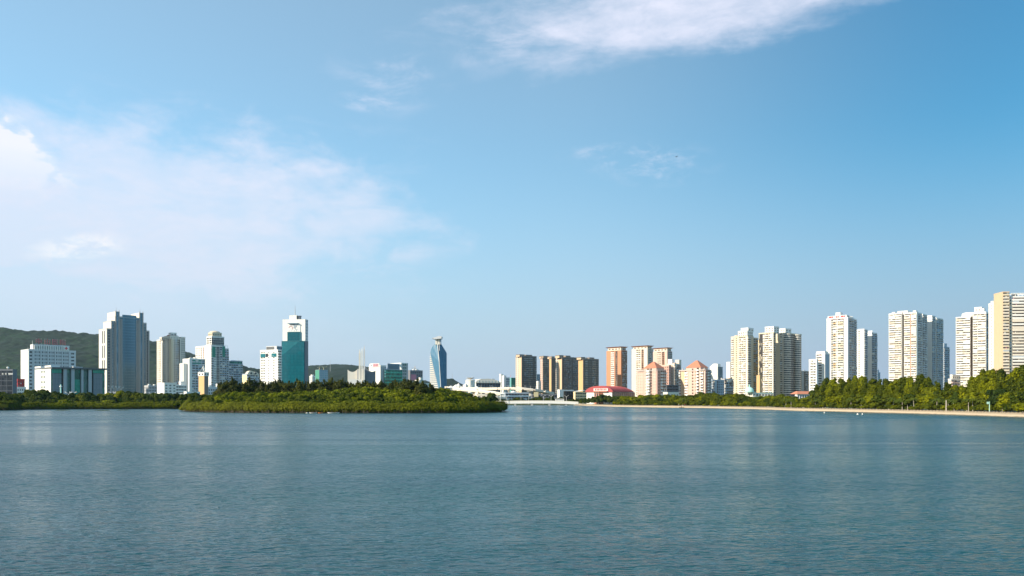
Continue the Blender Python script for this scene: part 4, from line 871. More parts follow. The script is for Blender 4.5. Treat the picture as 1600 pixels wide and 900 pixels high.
# ---- tower with the red rooftop sign
T = Tower('apartment_tower', 'white apartment tower with a band of red rooftop characters and a small white lift house', 1324.5, 1292, 1338, 1000, 42, wall='white', gl='glass')
q = pb(T, 1324.5, 1292, 1334, 497, Ls=[(1319, ('plain', dict(m='white'))), (1318, SL), (1308.5, BL(1, 3., par=('ivory', 'cream', 'white'), out=.6, enc=.4, ind=True)), (1306.5, BL(1, 3., par=('ivory',), out=.2)), (1301.5, BL(1, 3., par=('tan', 'ivory', 'white'), out=.4, enc=.1)), (1299, SL), (1292, ('plain', dict(m='white')))], Rs=[(1326.5, ('plain', dict(m='lightgrey'))), (1334, BL(2, 3., par=('bluegrey', 'grey'), out=1., enc=.3))])  # right wall and parapets greyed to imitate the shaded side
pb(T, 1334, 1333, 1338, 500, 1.5, Ls=PL, Rs=BL(1, 3., par=('bluegrey',)), dep=18)
z0 = q[4]; T.block(.4, 7, T.b(1322.5), T.b(1293.5), T.z(492.5), z0=z0+.3, L=('plain', dict(m='white')), Rr=G(2, 5, m='white', ww=.6, wh=.5), par=.2, wall='white')
for g0, g1, n in ((1320.5, 1314, 3), (1311, 1306, 2), (1302, 1295.5, 3)): glyphs(T, 'L', T.b(g0), T.b(g1), .0, T.z(497.6), 4.0, n, 'signred', 'sign_character')
T.block(2, 8, T.b(1311.5), T.b(1305), T.z(487.6), z0=T.z(492.5)+.3, L=PL, Rr=PL, par=.3, wall='white')
for i in range(4): T.mb('pergola').box(7.5+i*2.2, 8+i*2.2, .2, 10, T.z(494), T.z(493), 'lightgrey'); T.mb('pergola').box(7.5+i*2.2, 8+i*2.2, .2, .7, q[4]+.4, T.z(494), 'white')
T.done(); land(1312, 'red-signed tower')
T = Tower('apartment_tower', 'white and blue-shaded apartment tower just right of the one with red roof characters', 1350, 1338, 1370, 1100, 42, wall='white', gl='glass')
q = pb(T, 1350, 1338, 1355, 516, Ls=[(1347.5, ('plain', dict(m='white'))), (1344, PL), (1341, G(1, 3., ww=.9, wh=.45)), (1338, PL)], Rs=BL(1, 3., par=('bluegrey', 'lightgrey')));  # blue-grey parapets here and below are shade painted onto the right walls
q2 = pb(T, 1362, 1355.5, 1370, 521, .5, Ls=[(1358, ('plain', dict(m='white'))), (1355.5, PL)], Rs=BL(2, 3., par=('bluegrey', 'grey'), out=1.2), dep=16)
pb(T, 1357, 1352, 1362, 524, 5, Ls=PL, Rs=BL(2, 3., par=('bluegrey',)), dep=8)
for a in (1, 4): T.mb('roof_frame').box(T.a(1341)*0+a, a+.4, .5, 8, T.z(514.5), T.z(513.6), 'white'); T.mb('roof_frame').box(a, a+.4, .5, 1, q[4]+.4, T.z(514.5), 'white')
T.mb('gable').prism([(q2[0]-.5, .4, q2[4]), (q2[0]+5, .4, q2[4]), (q2[0]+2.2, .4, q2[4]+4)], (0, 6, 0), 'white'); T.clutter(q2[0], q2[1], 1, 12, q2[4], 5, 3, ('white', 'darkgrey')); T.done(); land(1354, 'blue-shaded tower')
T = Tower('apartment_block', 'small distant bluish block low between two towers', 1371, 1368, 1375, 1300, 40, wall='bluegrey')
pb(T, 1371, 1368, 1375, 583, Ls=G(1), Rs=G(2)); pb(T, 1371.3, 1369, 1373, 579, 1, Ls=PL, Rs=PL); T.done()

# ---- wide tower cluster
wht = lambda nb, **k: BL(nb, 2.85, par=('white', 'white', 'ivory', 'warmwhite'), out=1.1, enc=.45, gap=.04, piers=False, ind=True, **k)
T = Tower('apartment_tower', 'wide white tower with full-width balconies, a dark vertical slot and stepped shaded wings', 1432, 1389, 1440, 1000, 44, wall='white', gl='glass_warm')
q = pb(T, 1432, 1413, 1440, 489.5, Ls=[(1423.5, wht(1)), (1422.6, ('plain', dict(m='orange'))), (1413, wht(1))], Rs=[(1434, PL), (1440, BL(2, 2.85, par=('stone', 'grey', 'lightgrey'), out=1.1, enc=.4))])  # right-wall parapets, wings included, painted in greys for shade
z = q[4]; b1 = q[3]
e0, e1 = T.b(1408.8), T.b(1389.2)
T.block(0, T.wa, e0, e1, T.z(488.8), L=wht(2), Rr=PL); T.block(4.5, T.wa, b1+.02, e0-.02, T.z(489.5)-1, L=('slot', dict(m='brown')), Rr=None, gl='glass_brown', wall='brown')
T.block(2, 12, T.b(1417), T.b(1402), T.z(484.8), z0=z, L=G(3, 4, m='white', ww=.2), Rr=PL, wall='white', par=.4)
for f in (1395, 1428): T.block(2, 8, T.b(f+2), T.b(f-2), z+3.2, z0=z, L=PL, Rr=PL, wall='white', par=.2)
q2 = pb(T, 1441.5, 1440, 1448, 492, 2., Ls=PL, Rs=BL(2, 2.85, par=('grey', 'stone', 'lightgrey'), out=1.0), dep=18)
q3 = pb(T, 1456, 1448.3, 1461, 494.5, 1., Ls=[(1448.3, ('plain', dict(m='white')))], Rs=BL(2, 2.85, par=('bluegrey', 'grey'), out=1.1), dep=18)
q4 = pb(T, 1463, 1461.5, 1473, 498, 2., Ls=PL, Rs=BL(3, 2.85, par=('bluegrey', 'grey', 'stone'), out=1.0, enc=.4), dep=18)
for qq in (q3, q4): T.clutter(qq[0], qq[1], 2, 12, qq[4], 5, 2.4, ('white', 'lightgrey'))
T.done(); land(1420, 'wide slotted tower')
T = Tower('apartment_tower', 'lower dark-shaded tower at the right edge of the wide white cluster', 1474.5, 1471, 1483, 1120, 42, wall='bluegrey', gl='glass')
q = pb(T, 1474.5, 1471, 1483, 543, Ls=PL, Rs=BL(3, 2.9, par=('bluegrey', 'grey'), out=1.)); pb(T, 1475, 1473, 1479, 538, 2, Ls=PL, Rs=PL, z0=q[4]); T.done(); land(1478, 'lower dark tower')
T = Tower('low_building', 'low white and pinkish terraces between the dark tower and the slotted tower', 1486, 1482, 1500, 800, 40, wall='warmwhite', gl='glass_warm')
q = pb(T, 1486, 1482, 1500, 594, Ls=G(2), Rs=BL(3, 3, par=('palepink', 'ivory'))); pb(T, 1488, 1485, 1500, 587.5, 3, Ls=G(2), Rs=G(4)); T.done()
T = Tower('apartment_tower', 'white apartment tower with a dark red-brown slot, lift house and dish-like crown', 1540.5, 1494, 1545, 950, 46, wall='white', gl='glass_warm')
z = T.z(494)
T.block(0, T.wa, 0, T.b(1520.5), T.z(490), L=[(T.b(1527.5)/T.b(1520.5), wht(1)), (1-T.b(1527.5)/T.b(1520.5), wht(1))], Rr=BL(1, 2.85, par=('bluesteel', 'slate'), out=.7))  # steel-blue and slate parapets paint the narrow right side as shaded
T.block(5, T.wa, T.b(1520.4), T.b(1516.3), z-1, L=('slot', dict(m='darkbrown')), Rr=None, gl='glass_brown', wall='brown')
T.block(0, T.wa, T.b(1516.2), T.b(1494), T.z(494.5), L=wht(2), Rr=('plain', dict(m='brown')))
T.block(2, 14, T.b(1539), T.b(1506), T.z(487.4), z0=T.z(490)+.4, L=PL, Rr=PL, par=.4)
T.block(4, 12, T.b(1532), T.b(1521.5), T.z(479.4), z0=T.z(487.4)+.4, L=G(2, 4, m='white', ww=.2), Rr=PL, par=.4); T.block(4, 9, T.b(1536), T.b(1533), T.z(481.5), z0=T.z(487.4)+.4, L=PL, Rr=PL, par=.2)
T.mb('crown').lathe(7, T.b(1511), [(7.5, T.z(494.5)+1), (7.6, T.z(489)), (6.8, T.z(487)), (4.5, T.z(485.8))], 'white', 18)
T.done(); land(1518, 'red-brown-slotted tower')
T = Tower('apartment_tower', 'tallest tower at the right edge, plain cream slab beside wide banded white balconies', 1567, 1545, 1640, 780, -6, wall='white', gl='glass_warm', cat='apartment tower')
z = T.z(457)
T.block(0, T.a(1576.5), 0, T.b(1553.5), z, L=('plain', dict(m='peach')), Rr=BL(1, 2.95, par=('cream', 'ivory'), out=.9, enc=.3), par=.5, wall='peach')
T.block(1, 12, T.b(1553.2, 1), T.b(1545.2, 1), T.z(471), L=[(.3, ('plain', dict(m='white'))), (.3, G(1, 2.95, m='white', ww=.5, wh=.4)), (.4, ('plain', dict(m='white')))], Rr=PL, wall='white')
T.block(2, 8, T.b(1550, 1), T.b(1547, 1), T.z(466.5), z0=T.z(471)+.3, L=PL, Rr=PL, wall='white', par=.3)
a = T.a(1579.5, 3); T.block(T.a(1576.5)+.05, a, 2.5, 14, T.z(468), L=PL, Rr=BL(1, 2.95, par=('cream', 'ivory'), out=.7, enc=.5), wall='white')
a1 = T.a(1640, 3)
T.block(a+.02, a1, 3, 22, T.z(464.5, a), L=PL, Rr=[(.04, ('plain', dict(m='white'))), (.96, BL(3, 2.95, par=('warmwhite', 'ivory', 'white'), out=1.6, ph=1.6, enc=.3, gap=.02, piers=True, ind=True))], wall='white', gl='glass_brown')
fr = T.mb('roof_frame'); zt = T.z(464.5, a)
for i in range(12): u = a+1+(a1-a-2)*i/11; fr.box(u, u+.35, 2.6, 12, zt+3.4, zt+3.9, 'white'); fr.box(u, u+.35, 2.6, 3.1, zt+.4, zt+3.4, 'white')
fr.box(a, a1, 2.4, 2.9, zt+3.9, zt+4.4, 'white'); T.mb('rooftop_sign').box(a+1, a+6, 3.4, 3.9, zt+.5, zt+3.3, 'darkgrey')
T.done(); land(1580, 'tallest cream tower')
# ================================================================= water, ground, hills
def noise_bump(t, p, lst, dist):
    h = None
    for sc_, amp, det, st in lst:
        q = t.node('ShaderNodeMapping', {0: p, 3: st, 2: (0, 0, R(-33))}).outputs[0]
        n = t.m('MULTIPLY', t.noise(q, sc_, det, .55, .3), amp); h = n if h is None else t.m('ADD', h, n)
    b = t.node('ShaderNodeBump', {'Height': h, 'Distance': dist, 'Strength': 1.0}); return b.outputs[0]
m, t, b, o_ = base_mat('lake_water'); M['lake_water'] = m
p = t.node('ShaderNodeTexCoord').outputs['Object']
patch = t.noise(t.node('ShaderNodeMapping', {0: p, 3: (.35, 1., 1)}).outputs[0], .018, 4, .55)
t.set(b.inputs['Base Color'], t.mix(t.mapr(patch, .35, .65), (.010, .061, .077, 1), (.016, .078, .081, 1)))
pass; t.set(b.inputs['IOR'], 1.333); t.set(b.inputs['Specular IOR Level'], .5)
gust = t.mapr(t.noise(t.node('ShaderNodeMapping', {0: p, 3: (.25, 1., 1)}).outputs[0], .022, 5, .62, .8), .36, .64, .45, 1.25)
t.set(b.inputs['Roughness'], t.mapr(gust, .45, 1.25, .17, .29, False))
def wave(sc_, det, st, rot, sharp=False):
    q = t.node('ShaderNodeMapping', {0: p, 3: st, 2: (0, 0, R(rot))}).outputs[0]; n = t.noise(q, sc_, det, .5, .25)
    return t.m('SUBTRACT', 1., t.m('ABSOLUTE', t.m('MULTIPLY', t.m('SUBTRACT', n, .5), 3.2))) if sharp else n
h = t.m('MULTIPLY', wave(.22, 2, (.6, 1, 1), 20), .16)
for sc_, det, st, rot, amp, sh in ((.8, 2, (.55, 1, 1), -32, .10, False), (2.1, 2, (.45, 1, 1), -38, .105, True)): h = t.m('ADD', h, t.m('MULTIPLY', wave(sc_, det, st, rot, sh), amp))
bm_ = t.node('ShaderNodeBump', {'Height': t.m('MULTIPLY', h, gust), 'Distance': 1.0, 'Strength': 1.0})
def chop(sc_, amp, rot, st):   # short chop as direct slope noise, so that it keeps working far out
    q = t.node('ShaderNodeMapping', {0: p, 3: st, 2: (0, 0, R(rot))}).outputs[0]
    n = t.node('ShaderNodeTexNoise', {'Vector': q, 'Scale': sc_, 'Detail': 2., 'Roughness': .55})
    c = t.node('ShaderNodeVectorMath', {0: n.outputs['Color'], 1: (.5, .5, .5)}, operation='SUBTRACT').outputs[0]
    return t.node('ShaderNodeVectorMath', {0: c, 1: (amp*.8, amp, 0.)}, operation='MULTIPLY').outputs[0]
vs = t.node('ShaderNodeVectorMath', {0: chop(1.0, .40, -30, (.6, 1, 1)), 1: chop(3.0, 1.15, -36, (.5, 1, 1))}, operation='ADD').outputs[0]
vs = t.node('ShaderNodeVectorMath', {0: vs, 1: chop(7.5, 1.0, -40, (.55, 1, 1))}, operation='ADD').outputs[0]
vs = t.node('ShaderNodeVectorMath', {0: vs, 'Scale': gust}, operation='SCALE').outputs[0]
vs = t.node('ShaderNodeVectorMath', {0: bm_.outputs[0], 1: vs}, operation='ADD').outputs[0]
t.set(b.inputs['Normal'], t.node('ShaderNodeVectorMath', {0: vs}, operation='NORMALIZE').outputs[0])
k = MB(); k.poly([(-9000, -400, 0), (9000, -400, 0), (9000, 12000, 0), (-9000, 12000, 0)], 'lake_water'); k.build('water', kind='structure')

m, t, b, o_ = base_mat('park_grass'); M['park_grass'] = m
p = t.node('ShaderNodeTexCoord').outputs['Object']; n = t.noise(p, .08, 6, .6)
t.set(b.inputs['Base Color'], t.mix(t.mapr(n, .35, .65), (.045, .075, .02, 1), (.10, .10, .045, 1))); t.set(b.inputs['Roughness'], .95)
def shore(pts): return [(ray(x, d), d) for x, d in pts]
left_shore = shore([(-900, 300), (-200, 400), (-40, 436), (20, 440), (34, 468), (120, 486), (290, 505), (420, 560), (600, 690), (765, 790)])
right_shore = shore([(905, 800), (916, 760), (960, 650), (1030, 590), (1100, 552), (1180, 490), (1250, 420), (1300, 398), (1400, 352), (1500, 310), (1600, 271), (1800, 215), (2400, 150)])
def land_slab(name, pts, z0, z1, m, kind='structure'):
    k = MB(); k.prism([(x, y, z0) for x, y in pts][::-1], (0, 0, z1-z0), m); return k.build(name, kind=kind)
far_shore = shore([(765, 865), (905, 865)])
land_slab('ground', left_shore+far_shore+right_shore+[(9000, 400), (9000, 11900), (-9000, 11900), (-9000, 300)], -1, GL-.15, 'park_grass')

# promenade wall along the right bank, with its coping and balustrade
def offset(pts, d):
    r = []
    for i, p in enumerate(pts):
        a = Vector(pts[max(0, i-1)]); b_ = Vector(pts[min(len(pts)-1, i+1)]); n = (b_-a).normalized(); r.append((p[0]-n.y*d, p[1]+n.x*d))
    return r
rs = right_shore
# sloping stone revetment: outward (to the water) edge, top edge
def ribbon(name, A, za, B, zb, m, th=None, kind='structure', parent=None):
    k = MB()
    for i in range(len(A)-1): k.poly([(*A[i], za), (*A[i+1], za), (*B[i+1], zb), (*B[i], zb)], m)
    return k.build(name, parent, kind=kind)
m, t, b, o_ = base_mat('revetment'); M['revetment'] = m
p = t.node('ShaderNodeTexCoord').outputs['Object']; n = t.noise(p, .35, 6, .65); zc = t.node('ShaderNodeSeparateXYZ', {0: p}).outputs[2]
t.set(b.inputs['Base Color'], t.mix(t.mapr(t.m('ADD', zc, t.m('MULTIPLY', n, .5)), .2, .62), (.11, .085, .05, 1), (.45, .36, .25, 1))); t.set(b.inputs['Roughness'], .9)
wl0, wl1, wl2, wl3 = offset(rs, -2.2), offset(rs, -.6), offset(rs, -.2), offset(rs, 5)
ribbon('embankment', wl0, -.5, wl1, GL-.2, 'revetment'); ribbon('promenade', offset(rs, -.8), GL-.05, wl3, GL-.04, 'sandwall')
k = MB(); 
for A, z0, z1, w in ((offset(rs, -.9), GL-.5, GL+.0, .5),):
    B = offset(rs, -.9+w)
    for i in range(len(A)-1): k.hexa([(*A[i], z0), (*A[i+1], z0), (*B[i+1], z0), (*B[i], z0), (*A[i], z1), (*A[i+1], z1), (*B[i+1], z1), (*B[i], z1)], 'sandwall')
k.build('coping', kind='structure')
bal = empty('balustrade', (rs[6][0], rs[6][1], GL), label='long low cream balustrade of short posts and a rail along the right lakeside promenade', cat='balustrade')
def along(pts, step):
    d = 0.; out = []
    for i in range(len(pts)-1):
        a, b_ = Vector(pts[i]), Vector(pts[i+1]); L = (b_-a).length
        while d < L: q = a.lerp(b_, d/L); out.append((q.x, q.y, math.atan2((b_-a).y, (b_-a).x))); d += step
        d -= L
    return out
ps = [q for q in along(offset(rs, -.45), 2.2) if abs(q[0])/q[1] < .75]
ps.sort(key=lambda q: q[1])
km = MB(); km.box(-.16, .16, -.16, .16, 0, .36, 'sandwall'); km.box(-.22, .22, -.22, .22, .36, .45, 'sandwall'); pm = None
rest = MB()
for i, (x, y, r_) in enumerate(ps):
    if i < 300:
        if pm is None: ob = km.build('post', bal); pm = ob.data
        else: ob = bpy.data.objects.new('post', pm); col.objects.link(ob); ob.parent = bal
        ob.location = (x-rs[6][0], y-rs[6][1], 0); ob.rotation_euler = (0, 0, r_)
    else: rest.box(x-rs[6][0]-.18, x-rs[6][0]+.18, y-rs[6][1]-.18, y-rs[6][1]+.18, 0, .45, 'sandwall')
rest.build('far_posts', bal, kind='stuff')
k = MB()
for (x0, y0), (x1, y1) in zip(offset(rs, -.45)[:-1], offset(rs, -.45)[1:]):
    for h in (.15, .32): k.tube([(x0-rs[6][0], y0-rs[6][1], h), (x1-rs[6][0], y1-rs[6][1], h)], .06, 'sandwall', 4)
k.build('rail', bal)
# left bank low grey quay
ls = left_shore
k = None

# forested hills
m, t, b, o_ = base_mat('forest'); M['forest'] = m
p = t.node('ShaderNodeTexCoord').outputs['Object']
n = t.noise(p, .006, 5, .6); n2_ = t.noise(p, .11, 4, .7)
c = t.mix(t.mapr(n, .40, .62), (.005, .022, .013, 1), (.014, .046, .017, 1)); c = t.mix(t.mapr(n2_, .35, .7), c, (.004, .014, .010, 1)); c = t.mix(t.mapr(t.noise(p, .03, 3, .5), .62, .72, 0., .5), c, (.030, .062, .018, 1))
t.set(b.inputs['Base Color'], c); t.set(b.inputs['Roughness'], 1.)
def hill(name, ridge, D, depth, res, amp=5.):
    xs = [ray(x, D) for x, y in ridge]; zs = [zat(y, D) for x, y in ridge]
    X = np.arange(xs[0], xs[-1]+res, res); Y = np.arange(-depth, depth*1.1, res)
    H = np.interp(X, xs, zs)
    nx, ny = len(X), len(Y)
    def vn(sx, sy):      # smooth value noise
        gx, gy = int(nx*res/sx)+3, int(ny*res/sy)+3; g = rng.random((gx, gy)); fx = (X-X[0])/sx; fy = (Y-Y[0])/sy
        ix, iy = fx.astype(int), fy.astype(int); tx, ty = (fx-ix)[:, None], (fy-iy)[None]; tx = tx*tx*(3-2*tx); ty = ty*ty*(3-2*ty)
        return (g[ix][:, iy]*(1-tx)+g[ix+1][:, iy]*tx)*(1-ty)+(g[ix][:, iy+1]*(1-tx)+g[ix+1][:, iy+1]*tx)*ty-.5
    s = np.clip(1-np.abs(Y)/depth, 0, 1)[None]
    P = s**.85*(1+.0*s); Z = H[:, None]*P+vn(160, 220)*85*s*(1-s)*3+vn(60, 60)*16*np.minimum(1, s*2)*(1-s*.7)+vn(16, 16)*amp*1.2+(rng.random((nx, ny))-.5)*amp*1.2
    Z = np.where(s > 0, Z, -2)
    XX, YY = np.meshgrid(X, Y+D, indexing='ij'); V = np.stack([XX, YY, Z], -1).reshape(-1, 3)
    i = np.arange((nx-1))[:, None]*ny+np.arange(ny-1)[None]; i = i.ravel(); Fq = np.stack([i, i+ny, i+ny+1, i+1], -1)
    me = bpy.data.meshes.new(name); me.vertices.add(len(V)); me.vertices.foreach_set('co', V.ravel()); me.loops.add(Fq.size); me.loops.foreach_set('vertex_index', Fq.ravel())
    me.polygons.add(len(Fq)); me.polygons.foreach_set('loop_start', np.arange(0, Fq.size, 4)); me.polygons.foreach_set('loop_total', np.full(len(Fq), 4)); me.update(calc_edges=True)
    me.materials.append(M['forest']); ob = bpy.data.objects.new(name, me); col.objects.link(ob); ob['kind'] = 'structure'; return ob
hill('hills', [(-700, 560), (-400, 530), (-200, 520), (-60, 511), (0, 512), (22, 515), (50, 518), (90, 515.5), (130, 520), (155, 523), (200, 526), (235, 533), (262, 540), (290, 549), (305, 554), (330, 560), (355, 564), (372, 567), (392, 577), (408, 584), (440, 598), (480, 622)], 2500, 700, 7.)
hill('hills', [(430, 610), (462, 592), (478, 573), (495, 570), (520, 568.5), (548, 570), (570, 573), (590, 577), (620, 590), (650, 593), (668, 596), (690, 604), (705, 606)], 2900, 450, 8., 3.)
hill('hills', [(684, 610), (694, 592), (706, 592), (716, 596), (728, 603), (740, 612)], 2500, 260, 7., 3.)
k = MB(); xx = ray(235.5, 2460); k.box(xx-2.5, xx+2.5, 2420, 2426, 90, zat(540.5, 2420), 'white'); k.box(xx-4, xx+4, 2419, 2427, 90, zat(551, 2420), 'white'); tag(k.build('hill_monument'), 'slim white obelisk on the forested slope beside the stepped tower', 'monument')
# radio masts on the middle hill
for x, y in ((516, 561), (707, 584)):
    k = MB(); k.tube([(ray(x, 2700), 2700, 60), (ray(x, 2700), 2700, zat(y, 2700))], [.9, .3], 'grey', 4); tag(k.build('radio_mast'), 'thin radio mast on top of the %s hill' % ('middle' if x < 600 else 'small right-hand'), 'mast')

# ================================================================= trees
def leafmat(name, c0, c1, c2, tr=.35):
    m, t, b, o_ = base_mat(name); M[name] = m
    a = t.node('ShaderNodeAttribute'); a.attribute_name = 'leaf_tint'
    oi = t.node('ShaderNodeObjectInfo'); p = t.node('ShaderNodeTexCoord').outputs['Object']
    k = t.m('ADD', t.m('MULTIPLY', a.outputs['Fac'], .55), t.m('MULTIPLY', oi.outputs['Random'], .45))
    c = t.mix(t.mapr(k, .1, .6, smooth=False), (*c0, 1), (*c1, 1)); c = t.mix(t.mapr(k, .6, .95, smooth=False), c, (*c2, 1))
    t.set(b.inputs['Base Color'], c); t.set(b.inputs['Roughness'], .6); t.set(b.inputs['Specular IOR Level'], .1)
    tl = t.node('ShaderNodeBsdfTranslucent', {0: t.mix(1., c, (1.0, 1.05, .45, 1), 'MULTIPLY')}); mx = t.node('ShaderNodeMixShader', {0: tr, 1: b.outputs[0], 2: tl.outputs[0]})
    t.l.new(mx.outputs[0], o_.inputs[0])
leafmat('mangrove_leaf', (.026, .046, .006), (.108, .132, .005), (.29, .30, .006))
leafmat('hedge_leaf', (.050, .064, .005), (.125, .140, .005), (.21, .215, .005))
leafmat('casuarina_leaf', (.026, .034, .006), (.056, .064, .008), (.10, .10, .010), .25)
leafmat('broad_leaf', (.030, .050, .006), (.115, .134, .005), (.27, .28, .006))
leafmat('deep_leaf', (.018, .036, .007), (.050, .076, .008), (.12, .13, .008), .25)
leafmat('palm_leaf', (.06, .085, .010), (.09, .11, .010), (.12, .13, .010), .25)
def leaf_mesh(name, lumps, nleaf, size, mat, core=.82, seed=0, flat=.0):
    """crown: leaf clusters scattered through and over uneven lumps; lumps = [(x,y,z,rx,ry,rz)]"""
    g = np.random.default_rng(seed); L = np.array(lumps); w = (L[:, 3]*L[:, 4]+L[:, 3]*L[:, 5]+L[:, 4]*L[:, 5]); w /= w.sum()
    idx = g.choice(len(L), nleaf, p=w); d = g.normal(size=(nleaf, 3)); d /= np.linalg.norm(d, axis=1)[:, None]; d[:, 2] = np.where(d[:, 2] < -.45, -d[:, 2], d[:, 2])
    r = g.uniform(core, 1.12, nleaf)[:, None]; C = L[idx, :3]+d*L[idx, 3:]*r
    nrm = d+g.normal(size=(nleaf, 3))*.38; nrm /= np.linalg.norm(nrm, axis=1)[:, None]
    a = np.cross(nrm, g.normal(size=(nleaf, 3))); a /= np.linalg.norm(a, axis=1)[:, None]; b_ = np.cross(nrm, a)
    s = size*g.uniform(.6, 1.35, nleaf)[:, None]; V = np.stack([C-a*s-b_*s*.6, C+a*s*.9-b_*s*.75, C+a*s*1.1+b_*s*.6, C-a*s*.7+b_*s*.8], 1).reshape(-1, 3)
    Fq = np.arange(nleaf*4).reshape(-1, 4); tint = np.clip(g.normal(.5, .2, nleaf)+g.uniform(-.32, .32, len(L))[idx], 0, 1)
    vs = [V]; fs = [Fq]; ti = [tint]; off = len(V)
    # dark uneven inner mass so the crown is not see-through all over
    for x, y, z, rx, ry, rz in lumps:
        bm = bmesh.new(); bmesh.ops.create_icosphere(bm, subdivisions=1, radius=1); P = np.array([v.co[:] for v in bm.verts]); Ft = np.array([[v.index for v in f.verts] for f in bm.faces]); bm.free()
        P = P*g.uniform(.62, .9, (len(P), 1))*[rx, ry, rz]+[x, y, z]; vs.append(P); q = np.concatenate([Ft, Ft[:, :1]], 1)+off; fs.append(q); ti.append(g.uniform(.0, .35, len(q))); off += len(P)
    V = np.concatenate(vs); me = bpy.data.meshes.new(name)
    faces = [tuple(f) for f in fs[0]]+[tuple(f[:3]) for q in fs[1:] for f in q]
    me.from_pydata(V.tolist(), [], faces); me.materials.append(M[mat]); at = me.attributes.new('leaf_tint', 'FLOAT', 'FACE'); at.data.foreach_set('value', np.concatenate(ti)); me.update(); return me
def trunk_mesh(name, h, r, limbs, seed, m='bark', lean=.3):
    rr = random.Random(seed); k = MB(); p = [(0, 0, -.5)]; x = y = 0
    for i in range(1, 5): x += rr.uniform(-lean, lean); y += rr.uniform(-lean, lean); p.append((x, y, h*i/4))
    k.tube(p, [r, r*.85, r*.7, r*.5, r*.25], m, 6)
    for i in range(limbs):
        j = rr.choice((2, 3)); a = rr.uniform(0, 6.28); l = h*rr.uniform(.12, .22); q = p[j]; k.tube([q, (q[0]+math.cos(a)*l*.5, q[1]+math.sin(a)*l*.5, q[2]+l*.5), (q[0]+math.cos(a)*l, q[1]+math.sin(a)*l, q[2]+l*.8)], [r*.45, r*.3, r*.12], m, 5)
    ob = k.build(name); me = ob.data; bpy.data.objects.remove(ob); return me
def lumps_round(seed, R_, H, n, base, squash=.8):
    g = random.Random(seed); out = [(0, 0, base+(H-base)*.46, R_*.66, R_*.66, (H-base)*.42)]
    for i in range(n):
        a = g.uniform(0, 6.28); q = g.uniform(.35, .8)*R_; z = base+(H-base)*g.uniform(.25, .86); r = R_*g.uniform(.22, .42)*(1.1-.35*(z-base)/(H-base))
        q *= 1.05-.55*((z-base)/(H-base))**2
        out.append((math.cos(a)*q, math.sin(a)*q, z, r, r, r*squash))
    return out
def lumps_tall(seed, R_, H, n, base):
    g = random.Random(seed); out = []
    for i in range(n):
        f = (i+.5)/n; z = base+(H-base)*f; env = R_*(math.sin(math.pi*min(1, .12+f*.86))**.6)
        for k_ in range(3 if f < .85 else 1):
            a = g.uniform(0, 6.28); q = env*g.uniform(.1, .62); r = env*g.uniform(.38, .62)+.3; out.append((math.cos(a)*q, math.sin(a)*q, z+g.uniform(-.5, .5), r, r, r*g.uniform(.8, 1.15)))
    return out
def lumps_cone(seed, R_, H, base):
    g = random.Random(seed); out = []; n = 11
    for i in range(n):
        f = i/(n-1); z = base+(H-base)*f*.96; env = R_*(1-f)**.45+.35
        for k_ in range(3 if f < .7 else 1):
            a = g.uniform(0, 6.28); out.append((math.cos(a)*env*.5, math.sin(a)*env*.5, z, env*.72+.25, env*.72+.25, (H-base)/n*1.3))
    return out
KIND = {}
def kind(key, name, mats, protos): KIND[key] = (name, protos)
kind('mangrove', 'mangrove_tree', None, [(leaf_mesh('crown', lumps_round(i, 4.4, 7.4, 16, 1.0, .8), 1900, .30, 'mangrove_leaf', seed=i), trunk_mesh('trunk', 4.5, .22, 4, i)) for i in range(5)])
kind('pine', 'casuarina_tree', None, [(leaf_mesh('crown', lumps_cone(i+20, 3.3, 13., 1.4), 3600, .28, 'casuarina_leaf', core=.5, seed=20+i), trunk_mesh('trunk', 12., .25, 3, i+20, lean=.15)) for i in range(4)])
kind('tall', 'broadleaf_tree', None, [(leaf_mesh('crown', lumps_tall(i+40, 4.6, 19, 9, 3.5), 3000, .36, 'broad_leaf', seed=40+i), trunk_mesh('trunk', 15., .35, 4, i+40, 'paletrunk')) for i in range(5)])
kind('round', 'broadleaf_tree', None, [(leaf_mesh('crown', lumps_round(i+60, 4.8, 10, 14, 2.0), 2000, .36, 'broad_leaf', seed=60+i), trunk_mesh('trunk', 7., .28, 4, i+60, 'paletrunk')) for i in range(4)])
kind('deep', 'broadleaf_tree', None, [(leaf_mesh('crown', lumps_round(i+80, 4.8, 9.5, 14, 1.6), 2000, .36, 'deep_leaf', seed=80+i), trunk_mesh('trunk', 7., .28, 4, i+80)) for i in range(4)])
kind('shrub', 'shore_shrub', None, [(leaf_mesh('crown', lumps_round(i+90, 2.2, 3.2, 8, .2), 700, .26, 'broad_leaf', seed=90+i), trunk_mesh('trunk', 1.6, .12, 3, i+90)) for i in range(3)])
def palm_mesh(seed):
    g = random.Random(seed); k = MB()
    for i in range(13):
        a = i*2.4+g.uniform(-.2, .2); up = g.uniform(.1, .9); q = [(0, 0, 6.0)]; n = 5
        for j in range(1, n+1): f = j/n; q.append((math.cos(a)*2.6*f, math.sin(a)*2.6*f, 6+up*1.6*f-2.2*f*f))
        px, py = -math.sin(a), math.cos(a)
        for j in range(n):
            w0, w1 = .42*(1-(j/n-.3)**2), .42*(1-((j+1)/n-.3)**2)*(.3 if j == n-1 else 1)
            for s_ in (-1, 1): k.poly([q[j], q[j+1], (q[j+1][0]+px*w1*s_, q[j+1][1]+py*w1*s_, q[j+1][2]-.3), (q[j][0]+px*w0*s_, q[j][1]+py*w0*s_, q[j][2]-.3)], 'palm_leaf')
    ob = k.build('crown'); me = ob.data; bpy.data.objects.remove(ob); return me
kind('palm', 'palm_tree', None, [(palm_mesh(i), trunk_mesh('trunk', 6., .16, 0, i+95, 'paletrunk', .12)) for i in range(2)])
